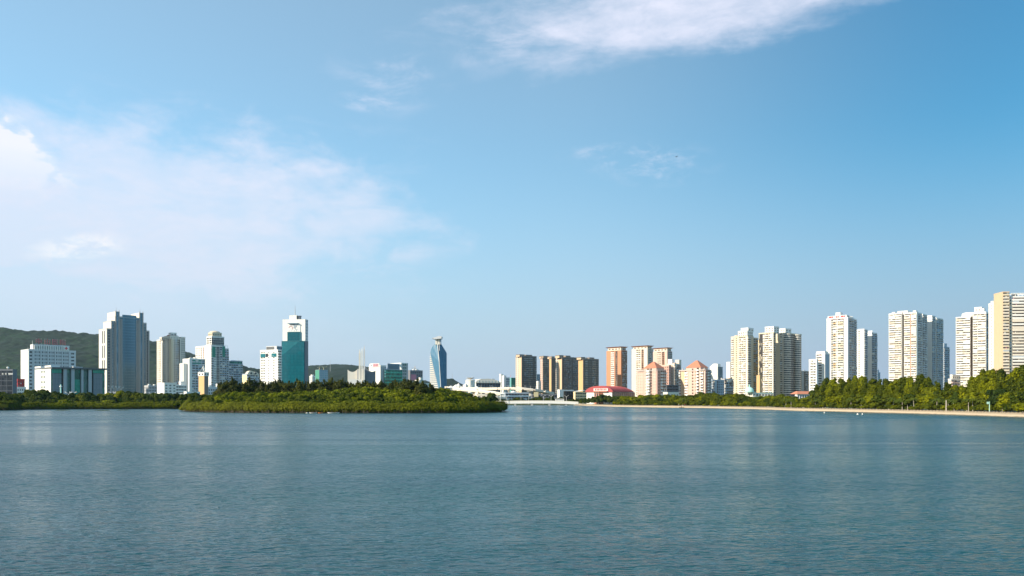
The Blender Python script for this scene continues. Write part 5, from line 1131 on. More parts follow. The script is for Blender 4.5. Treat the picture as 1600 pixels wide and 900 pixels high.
GRP = {'mangrove': ('mangrove trees, %s',), 'pine': ('casuarinas, %s',), 'tall': ('tall trees, %s',), 'round': ('round trees, %s',), 'deep': ('dark green trees, %s',), 'shrub': ('shrubs %s',), 'palm': ('palms %s',)}
def near_land(x):
    return min(LANDMARK, key=lambda q: abs(q[0]-x))[1] if LANDMARK else 'the far shore'
ADJ = {'mangrove': ('olive mangrove', 'mangrove tree'), 'pine': ('dark casuarina', 'casuarina tree'), 'tall': ('tall olive tree', 'tree'), 'round': ('round olive tree', 'tree'), 'deep': ('dark green tree', 'tree'), 'shrub': ('low shrub', 'shrub'), 'palm': ('pale-trunked palm', 'palm tree')}
def tree(key, x, D, h, where, z0=None, wide=1.):
    """one tree as a thing of its own: column x, distance D, height h metres"""
    name, protos = KIND[key]; i = random.randrange(len(protos)); cr, tr = protos[i]
    H0 = {'mangrove': 7.4, 'pine': 13., 'tall': 19., 'round': 10., 'deep': 9.5, 'shrub': 3.2, 'palm': 6.6}[key]; s = h/H0
    o = empty(name, (ray(x, D), D, (GL-.2) if z0 is None else z0), random.uniform(0, 6.28)); w = s*wide*random.uniform(.9, 1.12); o.scale = (w, w, s)
    lab = '%s, %s, below %s' % (ADJ[key][0], where, near_land(x)); tag(o, lab, ADJ[key][1], GRP[key][0] % where.replace('in front of', 'by').replace('in ', '', 1))
    for nm, me in (('crown', cr), ('trunk', tr)): c = bpy.data.objects.new(nm, me); col.objects.link(c); c.parent = o
    return o
def ytop(tab, x): return float(np.interp(x, [a for a, b in tab], [b for a, b in tab]))

# ---- island
isl = shore([(285, 408), (300, 388), (340, 368), (400, 356), (470, 350), (560, 347), (640, 347), (700, 350), (745, 356), (775, 368), (788, 384), (784, 400), (760, 425), (700, 460), (560, 500), (420, 490), (330, 450), (292, 425)])
isl_in = offset(isl, 3.)
k = MB(); n = len(isl); c_ = (sum(p[0] for p in isl)/n, sum(p[1] for p in isl)/n)
for i in range(n):
    j = (i+1) % n; A0, A1 = isl[i], isl[j]; f = lambda p, s_: (c_[0]+(p[0]-c_[0])*s_, c_[1]+(p[1]-c_[1])*s_)
    k.poly([(*A0, -.6), (*A1, -.6), (*f(A1, .97), .5), (*f(A0, .97), .5)], 'park_grass'); k.poly([(*f(A0, .97), .5), (*f(A1, .97), .5), (*f(A1, .6), 1.8), (*f(A0, .6), 1.8)], 'park_grass'); k.poly([(*f(A0, .6), 1.8), (*f(A1, .6), 1.8), (*c_, 2.6)], 'park_grass')
k.build('island', kind='structure')
def inside(p, poly):
    r = False
    for i in range(len(poly)):
        (x0, y0), (x1, y1) = poly[i], poly[i-1]
        if (y0 > p[1]) != (y1 > p[1]) and p[0] < (x1-x0)*(p[1]-y0)/(y1-y0)+x0: r = not r
    return r
def hedge(name, path, width, height, n, mat, label, size=.24, seed=3, uneven=.5):
    """continuous low thicket: leaf clusters over a long uneven bank plus a dense inner mass"""
    g = np.random.default_rng(seed); P = np.array(path); seg = np.linalg.norm(np.diff(P, axis=0), axis=1); cum = np.concatenate([[0], np.cumsum(seg)]); Lt = cum[-1]
    t = g.uniform(0, Lt, n); i = np.clip(np.searchsorted(cum, t)-1, 0, len(seg)-1); f = (t-cum[i])/seg[i]; pos = P[i]+(P[i+1]-P[i])*f[:, None]; dr = (P[i+1]-P[i])/seg[i][:, None]; nr = np.stack([-dr[:, 1], dr[:, 0]], 1)
    hn = lambda tt: height*(1+.10*np.sin(tt*.21)+.07*np.sin(tt*.53+1)+.03*np.sin(tt*1.1)+.02*np.sin(tt*2.7+2))*np.clip(np.minimum(tt+3, Lt-tt+3)/9, .35, 1)
    th = g.uniform(0, math.pi*.62, n); rr = g.uniform(.84, 1.06, n)*(1+.03*np.sin(t*1.3+th*2)+g.normal(0, .05, n))
    u = -np.cos(th)*rr*width*.5; z = np.sin(np.clip(th*1.25, 0, math.pi/2))**.75*hn(t)*rr; z = np.where(g.random(n) < uneven*.3, z*g.uniform(.3, 1, n), z); zf = np.clip(z/hn(t), 0, 1); u = u*(.62+.38*np.minimum(1, zf*2.2)); z = np.maximum(z, hn(t)*g.uniform(.12, .42, n))
    C = np.stack([pos[:, 0]+nr[:, 0]*(u+width*.5), pos[:, 1]+nr[:, 1]*(u+width*.5), z+.15], 1)
    back = g.random(n) < .35; C[back, :2] += nr[back]*(g.uniform(.1, .8, back.sum())[:, None]*width); C[back, 2] = hn(t[back])*g.uniform(.88, 1.02, back.sum())+.15
    nrm = np.stack([nr[:, 0]*u, nr[:, 1]*u, z*.8], 1)+g.normal(size=(n, 3))*1.0; nrm /= np.linalg.norm(nrm, axis=1)[:, None]
    a = np.cross(nrm, g.normal(size=(n, 3))); a /= np.linalg.norm(a, axis=1)[:, None]; b_ = np.cross(nrm, a); s = size*g.uniform(.6, 1.4, n)[:, None]
    V = np.stack([C-a*s-b_*s*.6, C+a*s-b_*s*.7, C+a*s+b_*s*.6, C-a*s*.7+b_*s*.8], 1).reshape(-1, 3).tolist(); Fc = [(4*q, 4*q+1, 4*q+2, 4*q+3) for q in range(n)]; ti = list(np.clip(g.normal(.5, .2, n)+.18*np.sin(t*.35), 0, 1))
    st = np.arange(0, Lt, 1.0); base = len(V); prof = [(.42, 0), (.20, .40), (.22, .80), (.6, .90), (1.1, .9), (1.8, .85)]
    for q in st:
        i = min(np.searchsorted(cum, q, 'right')-1, len(seg)-1); pp = P[i]+(P[i+1]-P[i])*(q-cum[i])/seg[i]; d = (P[i+1]-P[i])/seg[i]; nn_ = (-d[1], d[0]); hh = float(hn(q))
        for w_, zf in prof: j = g.uniform(-.25, .25); V.append((pp[0]+nn_[0]*(w_*width+j), pp[1]+nn_[1]*(w_*width+j), hh*zf+g.uniform(-.15, .15)))
    m_ = len(prof)
    for q in range(len(st)-1):
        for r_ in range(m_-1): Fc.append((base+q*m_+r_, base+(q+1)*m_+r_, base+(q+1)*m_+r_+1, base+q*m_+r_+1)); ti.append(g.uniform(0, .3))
    nleaf = len(Fc)
    for q in np.arange(.2, Lt-.2, .22):      # stilt roots and stems standing in the water under the leaves
        i = min(np.searchsorted(cum, q, 'right')-1, len(seg)-1); pp = P[i]+(P[i+1]-P[i])*(q-cum[i])/seg[i]; d = (P[i+1]-P[i])/seg[i]; w_ = g.uniform(.06, .4)*width; l = g.uniform(-.5, .5); r_ = g.uniform(.03, .07); k0 = len(V)
        x0, y0 = pp[0]-d[1]*w_, pp[1]+d[0]*w_
        for zz, ll in ((-.3, 0), (1.7, l)): V.append((x0+d[0]*(ll-r_), y0+d[1]*(ll-r_), zz)); V.append((x0+d[0]*(ll+r_), y0+d[1]*(ll+r_), zz))
        Fc.append((k0, k0+1, k0+3, k0+2)); ti.append(.5)
    me = bpy.data.meshes.new(name); me.from_pydata([tuple(v) for v in V], [], Fc); me.materials.append(M[mat]); me.materials.append(M['bark']); me.polygons.foreach_set('material_index', [0]*nleaf+[1]*(len(Fc)-nleaf)); at = me.attributes.new('leaf_tint', 'FLOAT', 'FACE'); at.data.foreach_set('value', np.array(ti, dtype=np.float32)); me.update()
    ob = bpy.data.objects.new(name, me); col.objects.link(ob); return tag(ob, label, 'mangrove thicket', kind='stuff')
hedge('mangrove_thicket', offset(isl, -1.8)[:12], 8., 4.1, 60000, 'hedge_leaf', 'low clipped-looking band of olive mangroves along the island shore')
# island interior: canopy heights read from the photograph's outline
top_m = [(300, 631), (325, 622), (345, 613), (380, 611), (430, 612), (480, 609), (520, 607), (560, 604), (620, 604), (660, 604), (690, 605), (715, 609), (730, 614), (745, 620), (762, 627), (778, 631)]
cnt = 0
for row, (D, fr) in enumerate(((364, .22), (374, .46), (385, .68), (396, .86), (408, 1.0), (422, 1.0))):
    x = 300+row*2.
    while x < 776:
        p = (ray(x, D), D)
        if inside(p, isl_in):
            yt = ytop(top_m, x); y = 630-(630-yt)*fr; h = max(3.6, zat(y, D)-1.3+random.uniform(-.5, .6))
            if cnt < 290: tree('mangrove', x, D+random.uniform(-3, 3), h, ['island shore row', 'island second row', 'island third row', 'island fourth row', 'island fifth row', 'island rear row'][row], .9, wide=1.0 if h > 5 else 1.25); cnt += 1
        x += random.uniform(11., 16.)*(1 if row < 4 else 1.15)
top_c = [(340, 600), (350, 597), (380, 597), (420, 596), (450, 597), (500, 596), (540, 595), (575, 597), (620, 597), (640, 595)]
x = 341
while x < 640:
    D = random.uniform(428, 444); yt = ytop(top_c, x)+random.uniform(-2, 3)+(random.random() < .12)*-4
    if x > 470: yt += random.uniform(-1, 3)
    tree('pine', x, D, zat(yt, D)-1.2, 'island back row', 1.0, wide=random.uniform(.85, 1.25)); x += random.uniform(3.0, 5.0)
for x, y, D in ((596, 596, 412), (612, 598, 405), (634, 594, 400), (641, 596, 398), (648, 597, 410), (653, 593, 396), (661, 597, 392), (666, 602, 396), (655, 603, 388), (672, 600, 402), (678, 606, 398)):
    tree('pine', x, D, zat(y, D)-1., 'island clump', 1.0, wide=1.2)
for x, y, D in ((748, 619, 440), (757, 618, 445), (765, 620, 440), (772, 624, 436)): tree('deep', x, D, zat(y, D)-1., 'island tip', .6, wide=.8)

# ---- left bank
hedge('mangrove_thicket', [p for p in shore([(24, 462), (34, 466), (120, 483.5), (200, 492), (292, 502), (420, 556)])], 6., 3.6, 26000, 'hedge_leaf', 'dark green strip of low mangroves along the left bank', seed=8)
hedge('mangrove_thicket', shore([(-160, 402), (-40, 431), (12, 434), (30, 444), (36, 462)]), 7., 4.6, 14000, 'mangrove_leaf', 'taller dark mangrove clump at the far left shore', seed=9)
top_l = [(-40, 608), (20, 612), (34, 612), (48, 607), (66, 606), (80, 609), (95, 613), (120, 613), (145, 612), (165, 614), (185, 611), (205, 610), (230, 612), (260, 612), (290, 614), (330, 613), (345, 616)]
for row, (D, fr) in enumerate(((512, .62), (534, .88), (556, 1.0))):
    x = -48+row*5
    while x < 350:
        y = 634-(634-ytop(top_l, x))*fr+random.uniform(-1.5, 2.5); tree('deep' if random.random() < .7 else 'round', x, D+random.uniform(-5, 5), max(4., zat(y, D)-GL), ['left bank front', 'left bank middle', 'left bank rear'][row], wide=random.uniform(.85, 1.1)); x += random.uniform(10, 17)
for x, D, h in ((-30, 446, 8), (-18, 450, 8.6), (-6, 447, 8), (4, 452, 8.4), (12, 446, 7.6), (20, 452, 7.2), (26, 458, 6.2), (-12, 462, 9), (2, 466, 9), (16, 468, 8.4), (28, 476, 8)): tree('deep', x, D, h, 'far left point')
for x in range(30, 300, 9):
    tree('shrub', x+random.uniform(-3, 3), random.uniform(499, 506) if x > 60 else 492, random.uniform(3., 5), 'left waterside', wide=1.5)

# ---- far bank behind the lake bridge
for D, lo, hi, x0, x1 in ((872, 622.5, 626, 768, 905), (885, 619, 624, 765, 922)):
    x = x0
    while x < x1: tree('deep', x, D+random.uniform(-4, 4), zat(random.uniform(lo, hi), D)-GL, 'behind lake bridge', wide=1.0); x += random.uniform(4.5, 8)
tree('deep', 768, 700, 10.5, 'far bank', wide=1.1)
top_d = [(905, 624), (915, 622), (930, 618), (945, 616), (960, 618)]
for D, fr in ((775, .75), (800, 1.)):
    x = 908
    while x < 962: tree('deep', x, D+random.uniform(-5, 5), zat(634-(634-ytop(top_d, x))*fr+random.uniform(-1, 1.5), D)-GL, 'bank corner'); x += random.uniform(5.5, 8.5)

# ---- right bank
def bank_D(x): return float(np.interp(x, [905, 916, 960, 1030, 1100, 1180, 1250, 1300, 1400, 1500, 1600, 1800], [800, 760, 650, 590, 552, 490, 420, 398, 352, 310, 271, 215]))
top_r = [(955, 620), (975, 618), (1000, 617), (1030, 614), (1060, 617), (1085, 614), (1105, 611), (1125, 615), (1150, 614), (1180, 617), (1215, 615), (1240, 618), (1256, 621), (1268, 616), (1276, 600), (1287, 588), (1300, 590), (1325, 589), (1350, 586), (1372, 592), (1392, 590), (1412, 588), (1430, 584), (1445, 585), (1460, 592), (1475, 598), (1490, 600), (1505, 600), (1518, 590), (1530, 577), (1550, 576), (1565, 573), (1580, 577), (1600, 570), (1620, 568), (1700, 560), (1900, 545)]
for row, (off, fr) in enumerate(((12, .50), (24, .80), (40, 1.0))):
    x = 960+row*3
    while x < 1690:
        D = bank_D(x)+off+random.uniform(-3, 3); yb = HY+(EYE-GL)*F/D; yt = ytop(top_r, x)
        y = yb-(yb-yt)*fr+random.uniform(-1.2, 2.2)*(1 if fr < 1 else .9); h = zat(y, D)-GL
        kk = 'tall' if h > 12 else 'round'
        if random.random() < (.18 if fr < 1 else .06): kk = 'deep' if h < 12 else 'tall'
        tree(kk, x, D, max(3.5, h), ['right bank front', 'right bank middle', 'right bank rear'][row], wide=min(1.3, max(.7, 9.5/h)) if kk != 'tall' else random.uniform(.75, 1.0))
        x += (3300 if kk != 'tall' else 3700)/D*random.uniform(1.1, 1.7)
x = 965
while x < 1670:
    D = bank_D(x)+random.uniform(5.5, 9); tree('shrub', x, D, random.uniform(2., 4.2), 'behind balustrade', wide=random.uniform(.9, 1.6)); x += 2600/D*random.uniform(.8, 1.8)
for x in (1066, 1228, 1236, 1274, 1330, 1346, 1352, 1396, 1404, 1410, 1418, 1428, 1464, 1482, 1491, 1513, 1520, 1533): tree('palm', x, bank_D(x)+6, random.uniform(4.8, 6.5), 'by promenade')
# ================================================================= viaduct, lake bridge
def deck(o, path, w, th, m='ivory', rail=True, ox=0, oy=0):
    for a, b_ in zip(path[:-1], path[1:]):
        A, B = Vector(a), Vector(b_); d = (B-A); n = Vector((-d.y, d.x, 0)).normalized()*w/2
        k = MB(); k.hexa([tuple(A-n-Vector((0, 0, th))), tuple(B-n-Vector((0, 0, th))), tuple(B+n-Vector((0, 0, th))), tuple(A+n-Vector((0, 0, th))), tuple(A-n), tuple(B-n), tuple(B+n), tuple(A+n)], m); k.build('deck_span', o)
        if rail:
            for s in (-1, 1):
                k = MB(); q = n*s*1.0; e = n.normalized()*.2
                k.hexa([tuple(A+q-e), tuple(B+q-e), tuple(B+q+e), tuple(A+q+e)]+[tuple(v+Vector((0, 0, 1.1))) for v in (A+q-e, B+q-e, B+q+e, A+q+e)], 'warmwhite'); k.build('parapet', o)
def pt(x, y, D, o=(0, 0)): return (ray(x, D)-o[0], D-o[1], zat(y, D))
def viaduct(label, pts, w, th, piers, D0):
    o0 = (ray(pts[0][0], pts[0][2]), pts[0][2]); o = empty('viaduct', (*o0, 0), label=label, cat='viaduct')
    deck(o, [pt(x, y, d, o0) for x, y, d in pts], w, th)
    for x, y, d, pw in piers:
        k = MB(); c = pt(x, y, d, o0); k.box(c[0]-pw/2, c[0]+pw/2, c[1]-1.3, c[1]+1.3, 0, c[2]-th, 'ivory'); k.box(c[0]-pw*.9, c[0]+pw*.9, c[1]-w*.4, c[1]+w*.4, c[2]-th-1.2, c[2]-th, 'ivory'); k.build('pier', o)
    return o
viaduct('upper white road viaduct in front of the exhibition hall and brown towers', [(700, 605, 1100), (735, 606.5, 1060), (760, 607.2, 1020), (782, 606.8, 1000), (800, 606.3, 990), (818, 607, 985), (833, 608.6, 985), (846, 611, 990), (860, 614.5, 1010)], 11, 1.8, [(828, 608, 985, 4.2), (795, 606.5, 992, 2.2), (752, 607, 1030, 2.2), (852, 612.3, 1000, 2.4)], 1000)
viaduct('middle white ramp of the viaduct sloping down to the right', [(712, 607.5, 1000), (735, 609.5, 970), (752, 611, 950), (770, 613, 935), (784, 615.6, 930)], 9, 1.6, [(761, 612, 940, 2.6), (740, 610, 965, 2.4), (778, 614.5, 932, 2.)], 950)
viaduct('lowest white ramp passing under the viaduct towards the lake bridge', [(745, 616.5, 880), (760, 618, 880), (775, 620, 880), (790, 622.8, 885)], 8, 1.2, [(765, 618.8, 880, 1.6)], 900)
T = Tower('low_building', 'long low blue-grey building under the viaduct behind the far bank trees', 790, 786, 826, 960, 14, wall='bluegrey', gl='glass_dark')
q = pb(T, 790, 786, 826, 615, Ls=G(2), Rs=BD(8, 4, wh=.5, m='bluesteel')); T.mb('roof_dome').lathe(T.a(804), 6, [(3.6, q[4]), (3.4, q[4]+2), (2, q[4]+3.2), (.2, q[4]+3.6)], 'white', 12); T.done()
T = Tower('low_building', 'low dark building with yellowish billboard below the right end of the viaduct', 832, 830, 870, 960, 14, wall='slate', gl='glass_dark')
q = pb(T, 832, 830, 870, 617.5, Ls=G(2), Rs=BD(9, 4, wh=.5)); T.piece('billboard', ('R', 0), T.a(834), T.a(841), .4, .7, T.z(620), T.z(612.5), 'creamyellow'); T.done()
for i, (x, y, w) in enumerate(((704, 602.5, 9), (712.5, 600.5, 7), (719, 602.5, 8), (727, 599, 6), (745, 603.5, 7), (716, 598.8, 4))):
    D = 1075 if i < 4 else 1030; o = empty('canopy_tent', (ray(x, D), D+6, GL), R(25+i*9), label=['low wide white peaked roof leftmost by the viaduct', 'tall narrow white peaked roof left of the round building', 'white peaked roof in the middle of the group by the viaduct', 'small white peaked roof touching the round building', 'white peaked roof in front of the exhibition hall', 'smallest white peak standing behind the other roofs'][i], cat='tent', group='white peaked roofs by the viaduct')
    h = zat(y, D)-GL; k = MB(); k.hexa([(-w/2, -w/2, h-3.2), (w/2, -w/2, h-3.2), (w/2, w/2, h-3.2), (-w/2, w/2, h-3.2), (-.3, -.3, h), (.3, -.3, h), (.3, .3, h), (-.3, .3, h)], 'white'); k.build('roof', o)
    k = MB(); k.box(-w*.42, w*.42, -w*.42, w*.42, 0, h-3.25, 'warmwhite'); k.build('wall', o)
# cars on the viaduct and lower road
def car(x, y, D, m, lab, rz=0):
    o = empty('car', (ray(x, D), D, zat(y, D)), rz, label=lab, cat='car')
    k = MB(); k.hexa([(-2.2, -.85, .35), (2.2, -.85, .35), (2.2, .85, .35), (-2.2, .85, .35), (-2.1, -.8, .95), (2.1, -.8, .9), (2.1, .8, .9), (-2.1, .8, .95)], m); k.build('body', o)
    k = MB(); k.hexa([(-1.4, -.78, .95), (1.3, -.78, .92), (1.3, .78, .92), (-1.4, .78, .95), (-.9, -.65, 1.5), (.6, -.65, 1.5), (.6, .65, 1.5), (-.9, .65, 1.5)], 'glass_dark'); k.build('cabin', o)
    for a in (-1.4, 1.4):
        for s in (-1, 1): k = MB(); k.prism([(a+.34*math.cos(t), s*.8-.1, .34+.34*math.sin(t)) for t in np.linspace(0, 6.28, 11)[:-1]], (0, .2, 0), 'black'); k.build('wheel', o)
for i, (x, y, D, m, l) in enumerate(((768, 606.9, 1010, 'white', 'white car on the upper viaduct above the middle ramp'), (806, 606.3, 988, 'lightgrey', 'silver car near the crest of the upper viaduct'), (838, 609.4, 987, 'crimson', 'dark red car on the descending end of the upper viaduct'), (746, 610.5, 957, 'white', 'white car on the middle ramp left of its pier'))):
    car(x, y-.0, D, m, l, R(4))
# lake bridge
DB = 800; o0 = (ray(836, DB), DB); o = empty('lake_bridge', (*o0, 0), label='low white flat bridge over the lake outlet right of the island', cat='bridge')
pp = [(762, 628.6), (785, 628.1), (810, 627.7), (836, 627.5), (862, 627.7), (885, 628.3), (903, 629.4)]
path = [pt(x, y, DB, o0) for x, y in pp]; deck(o, path, 10, 1.5, 'warmwhite')
for x in (782, 805, 831, 858, 884):
    c = pt(x, 628, DB, o0); k = MB(); k.box(c[0]-1.0, c[0]+1.0, -4.5, 4.5, -.8, c[2]-1.5, 'concrete'); k.build('pier', o)
k = MB()
for a, b_ in zip(path[:-1], path[1:]): k.hexa([(a[0], -5.3, a[2]-1.8), (b_[0], -5.3, b_[2]-1.8), (b_[0], -5.02, b_[2]-1.8), (a[0], -5.02, a[2]-1.8), (a[0], -5.3, a[2]+.1), (b_[0], -5.3, b_[2]+.1), (b_[0], -5.02, b_[2]+.1), (a[0], -5.02, a[2]+.1)], 'white')
k.build('edge_beam', o)
k = MB(); c = pt(906, 631, DB, o0); k.hexa([(c[0]-6, -6, 0), (c[0]+6, -6, 0), (c[0]+6, 6, 0), (c[0]-6, 6, 0), (c[0]-4, -5, 2.4), (c[0]+5, -5, 1.6), (c[0]+5, 5, 1.6), (c[0]-4, 5, 2.4)], 'sandwall'); k.build('abutment', o)
o = empty('bus', (ray(874.5, 797), 797, zat(627.75, 797)), 0, label='white bus driving over the right half of the lake bridge', cat='bus')
k = MB(); k.box(-4.2, 4.2, -1.2, 1.2, .4, 2.9, 'white'); k.build('body', o)
for i in range(6): k = MB(); k.box(-3.8+i*1.28, -2.75+i*1.28, -1.24, -1.16, 1.5, 2.4, 'glass_dark'); k.build('window', o)
for a in (-2.6, 2.6): k = MB(); k.prism([(a+.45*math.cos(t), -1.25, .45+.45*math.sin(t)) for t in np.linspace(0, 6.28, 13)[:-1]], (0, .3, 0), 'black'); k.build('wheel', o)

# ================================================================= lamps, poles
def lamp_proto():
    o = empty('street_lamp', (0, 0, 0)); k = MB(); k.tube([(0, 0, 0), (0, 0, 8.6)], [.17, .10], 'lampwhite', 6); k.build('pole', o)
    for s in (-1, 1):
        k = MB(); k.tube([(0, 0, 8.4), (s*.9, 0, 9.3), (s*2.1, 0, 9.9)], [.10, .09, .08], 'lampwhite', 5); a = k.build('arm', o)
        k = MB(); k.hexa([(s*1.6-.1, -.24, 9.75), (s*2.7, -.24, 10.05), (s*2.7, .24, 10.05), (s*1.6-.1, .24, 9.75), (s*1.7, -.14, 10.0), (s*2.6, -.14, 10.2), (s*2.6, .14, 10.2), (s*1.7, .14, 10.0)], 'lampwhite'); k.build('lamp_head', a)
    return o
def copy_tree(o, parent=None):
    c = o.copy(); col.objects.link(c); c.parent = parent
    for ch in o.children: copy_tree(ch, c)
    return c
LP = lamp_proto(); first = True
def lamp(x, ytop_, D, label, group=None, rz=0.):
    global first
    o = LP if first else copy_tree(LP); first = False
    h = zat(ytop_, D)-GL; s = h/10.2; o.location = (ray(x, D), D, GL-.1); o.scale = (min(s, 1.1),)*2+(s,); o.rotation_euler = (0, 0, rz); tag(o, label, 'street lamp', group)
for x, y, D, l in ((43, 611.5, 575, 'left one of the two white lamps by the hospital'), (52, 611, 575, 'right one of the two white lamps by the hospital'), (107, 612, 575, 'white twin-arm lamp at the left side of the green glass hall front'), (114, 612, 575, 'white twin-arm lamp below the middle columns of the green glass hall'), (176, 612, 575, 'white twin-arm lamp at the foot of the stepped tower, left one'), (182, 612, 575, 'white twin-arm lamp at the foot of the stepped tower, right one'), (223, 613.5, 575, 'white twin-arm lamp below the right end of the stepped tower'), (238, 613, 575, 'white twin-arm lamp below the terrace building'), (280, 614, 580, 'white twin-arm lamp below the white podium, left'), (286, 614, 580, 'white twin-arm lamp below the white podium, right')): lamp(x, y, D, l)
for x, y in ((173, 602.5), (178, 603), (184, 603), (189, 604)): lamp(x, y, 880, 'small twin-arm lamp before the stepped tower base', 'lamps before the stepped tower', .5)
for x in (780, 792, 814, 826, 849, 861, 885): lamp(x, 617.5+random.uniform(-.6, .8), 812, 'white street lamp in the row behind the lake bridge', 'lamps behind the lake bridge', random.uniform(-.6, .6))
for x, y in ((724, 600), (737, 601), (751.5, 602), (766.5, 602.5), (770, 603), (794, 602), (802, 601.5), (811, 602.5), (820.5, 602), (829, 602.5), (837, 603.5)):
    o = copy_tree(LP); D = 1000; zb = zat(607, D); o.location = (ray(x, D), D+4, zb); o.scale = (.7, .7, (zat(y, D)-zb)/10.2); tag(o, 'small white lamp on the upper viaduct deck', 'street lamp', 'lamps on the viaduct')
def pole(name, x, D, y, r, m, label, cat, extra=None):
    o = empty(name, (ray(x, D), D, GL-.1), label=label, cat=cat); k = MB(); h = zat(y, D)-GL; k.tube([(0, 0, 0), (0, 0, h)], [r, r*.7], m, 6); k.build('pole', o)
    if extra: extra(o, h)
def disc(o, h): k = MB(); k.lathe(0, 0, [(.3, h), (.9, h+.3), (.9, h+.8), (.3, h+1.2)], 'lampwhite', 10); k.build('lamp_head', o)
def sgn(o, h): k = MB(); k.box(-.9, -.1, -.1, .1, h-.9, h-.1, 'mint'); k.build('sign_board', o)
pole('tower_mast', 95, 560, 600.5, .75, 'mint', 'tall pale blue-green mast standing before the green glass hall', 'mast', lambda o, h: disc(o, h-2))
pole('lamp_post', 1478.5, bank_D(1478)+3, 625, .28, 'paletrunk', 'tall pale bare pole on the right promenade before the dark trees', 'pole')
pole('lamp_post', 1546, bank_D(1546)+2.5, 627, .16, 'mint', 'pale green post with a small sign on the right promenade', 'post', sgn)
pole('lamp_post', 1566, bank_D(1566)+4, 633, .10, 'paletrunk', 'short pale post near the right end of the promenade', 'post')
pole('flag_pole', 782, 790, 602, .22, 'lampwhite', 'tall white mast at the left end of the lake bridge', 'mast')
pole('lamp_post', 1067, bank_D(1067)+3, 627.5, .12, 'white', 'white post above the moored boat on the right bank', 'post')

# ================================================================= boats, people, birds, floating things
def person(x, D, z, shirt, pants, label, sc_=1., turn=0., walk=.25):
    """standing or walking figure grown from one skeleton as a single surface"""
    V = [(0, 0, .95), (0, 0, 1.15), (0, 0, 1.40), (0, 0, 1.52), (0, -.01, 1.60), (0, -.01, 1.70), (.10, 0, .92), (.12, walk*.5, .50), (.12, walk*.7, .08), (.12, walk*.7-.16, .04), (-.10, 0, .92), (-.12, -walk*.5, .50), (-.12, -walk*.8, .08), (-.12, -walk*.8-.16, .04), (.20, 0, 1.40), (.25, -.08, 1.13), (.25, -.20, .90), (-.20, 0, 1.40), (-.25, .06, 1.13), (-.25, .02, .88), (.25, -.24, .82), (-.25, .0, .80)]
    E = [(0, 1), (1, 2), (2, 3), (3, 4), (4, 5), (0, 6), (6, 7), (7, 8), (8, 9), (0, 10), (10, 11), (11, 12), (12, 13), (2, 14), (14, 15), (15, 16), (2, 17), (17, 18), (18, 19), (16, 20), (19, 21)]
    rad = [.13, .12, .13, .055, .095, .085, .085, .06, .04, .035, .085, .06, .04, .035, .06, .045, .032, .06, .045, .032, .03, .03]
    me = bpy.data.meshes.new('person'); me.from_pydata(V, E, []); o = bpy.data.objects.new('person', me); col.objects.link(o)
    sk = o.modifiers.new('s', 'SKIN'); 
    for i, r_ in enumerate(rad): me.skin_vertices[0].data[i].radius = (r_, r_) 
    me.skin_vertices[0].data[0].use_root = True
    dg = bpy.context.evaluated_depsgraph_get(); me2 = bpy.data.meshes.new_from_object(o.evaluated_get(dg)); o.modifiers.clear(); o.data = me2
    for mm in (shirt, pants, 'skin', 'black'): me2.materials.append(M[mm])
    for f in me2.polygons:
        zc = f.center.z; f.material_index = 3 if zc > 1.69 else 2 if zc > 1.47 or (abs(f.center.x) > .2 and zc < 1.1) else 0 if zc > .92 else 1 if zc > .1 else 3
    o.location = (ray(x, D), D, z); o.scale = (sc_,)*3; o.rotation_euler = (0, 0, turn); tag(o, label, 'person')
def boat(x, D, L_, B_, h, m, inner, label, cat='boat', name='boat', rz=0., cover=None):
    o = empty(name, (ray(x, D), D, -.08), rz, label=label, cat=cat); k = MB(); n = 10; rows = []
    for i in range(n+1):
        f = i/n*2-1; w = B_/2*max(.04, (1-abs(f)**2.4)); sh = h*(1+.35*abs(f)**2); rows.append([(f*L_/2*.92, -w*.5, 0), (f*L_/2, -w, sh), (f*L_/2, -w*.82, sh), (f*L_/2*.9, -w*.5, .12), (f*L_/2*.9, w*.5, .12), (f*L_/2, w*.82, sh), (f*L_/2, w, sh), (f*L_/2*.92, w*.5, 0)])
    for a, b_ in zip(rows[:-1], rows[1:]):
        for j in range(8): k.poly([a[j], b_[j], b_[(j+1) % 8], a[(j+1) % 8]], m if j in (0, 1, 5, 6, 7) else inner)
    k.build('hull', o); o.scale = (1, 1, .7)
    for f in (-.3, .25): k = MB(); k.box(f*L_/2-.15, f*L_/2+.15, -B_*.36, B_*.36, h*.6, h*.7, 'tan'); k.build('seat', o)
    return o
boat(489, 346.5, 3.2, .8, .45, 'white', 'boatorange', 'small white rowing boat with orange inside, nosed against the island shore')
boat(501, 347, 2.2, .7, .42, 'boatorange', 'tan', 'short orange boat beside the white and orange rowing boat')
boat(521, 346, 5.2, 1.2, .5, 'white', 'lightgrey', 'longest white boat moored at the island shore, right of the orange one')
boat(480, 346, 1.1, .6, .5, 'white', 'white', 'tiny white dinghy leftmost of the boats at the island shore', name='dinghy')
DBt = bank_D(1066)-4
boat(1066, DBt, 4.6, 1.2, .55, 'black', 'darkbrown', 'small dark boat moored below the right promenade')
person(1065, DBt, .1, 'rose', 'black', 'person in a reddish top standing in the small dark boat', 1.0, .6, .05)
person(1060.5, bank_D(1060)+1.6, GL-.05, 'white', 'blue', 'person in a white shirt on the promenade above the dark boat', 1., 1.2)
person(1070, bank_D(1070)+1.8, GL-.05, 'crimson', 'black', 'person in a red top on the promenade right of the dark boat', 1., -1.2)
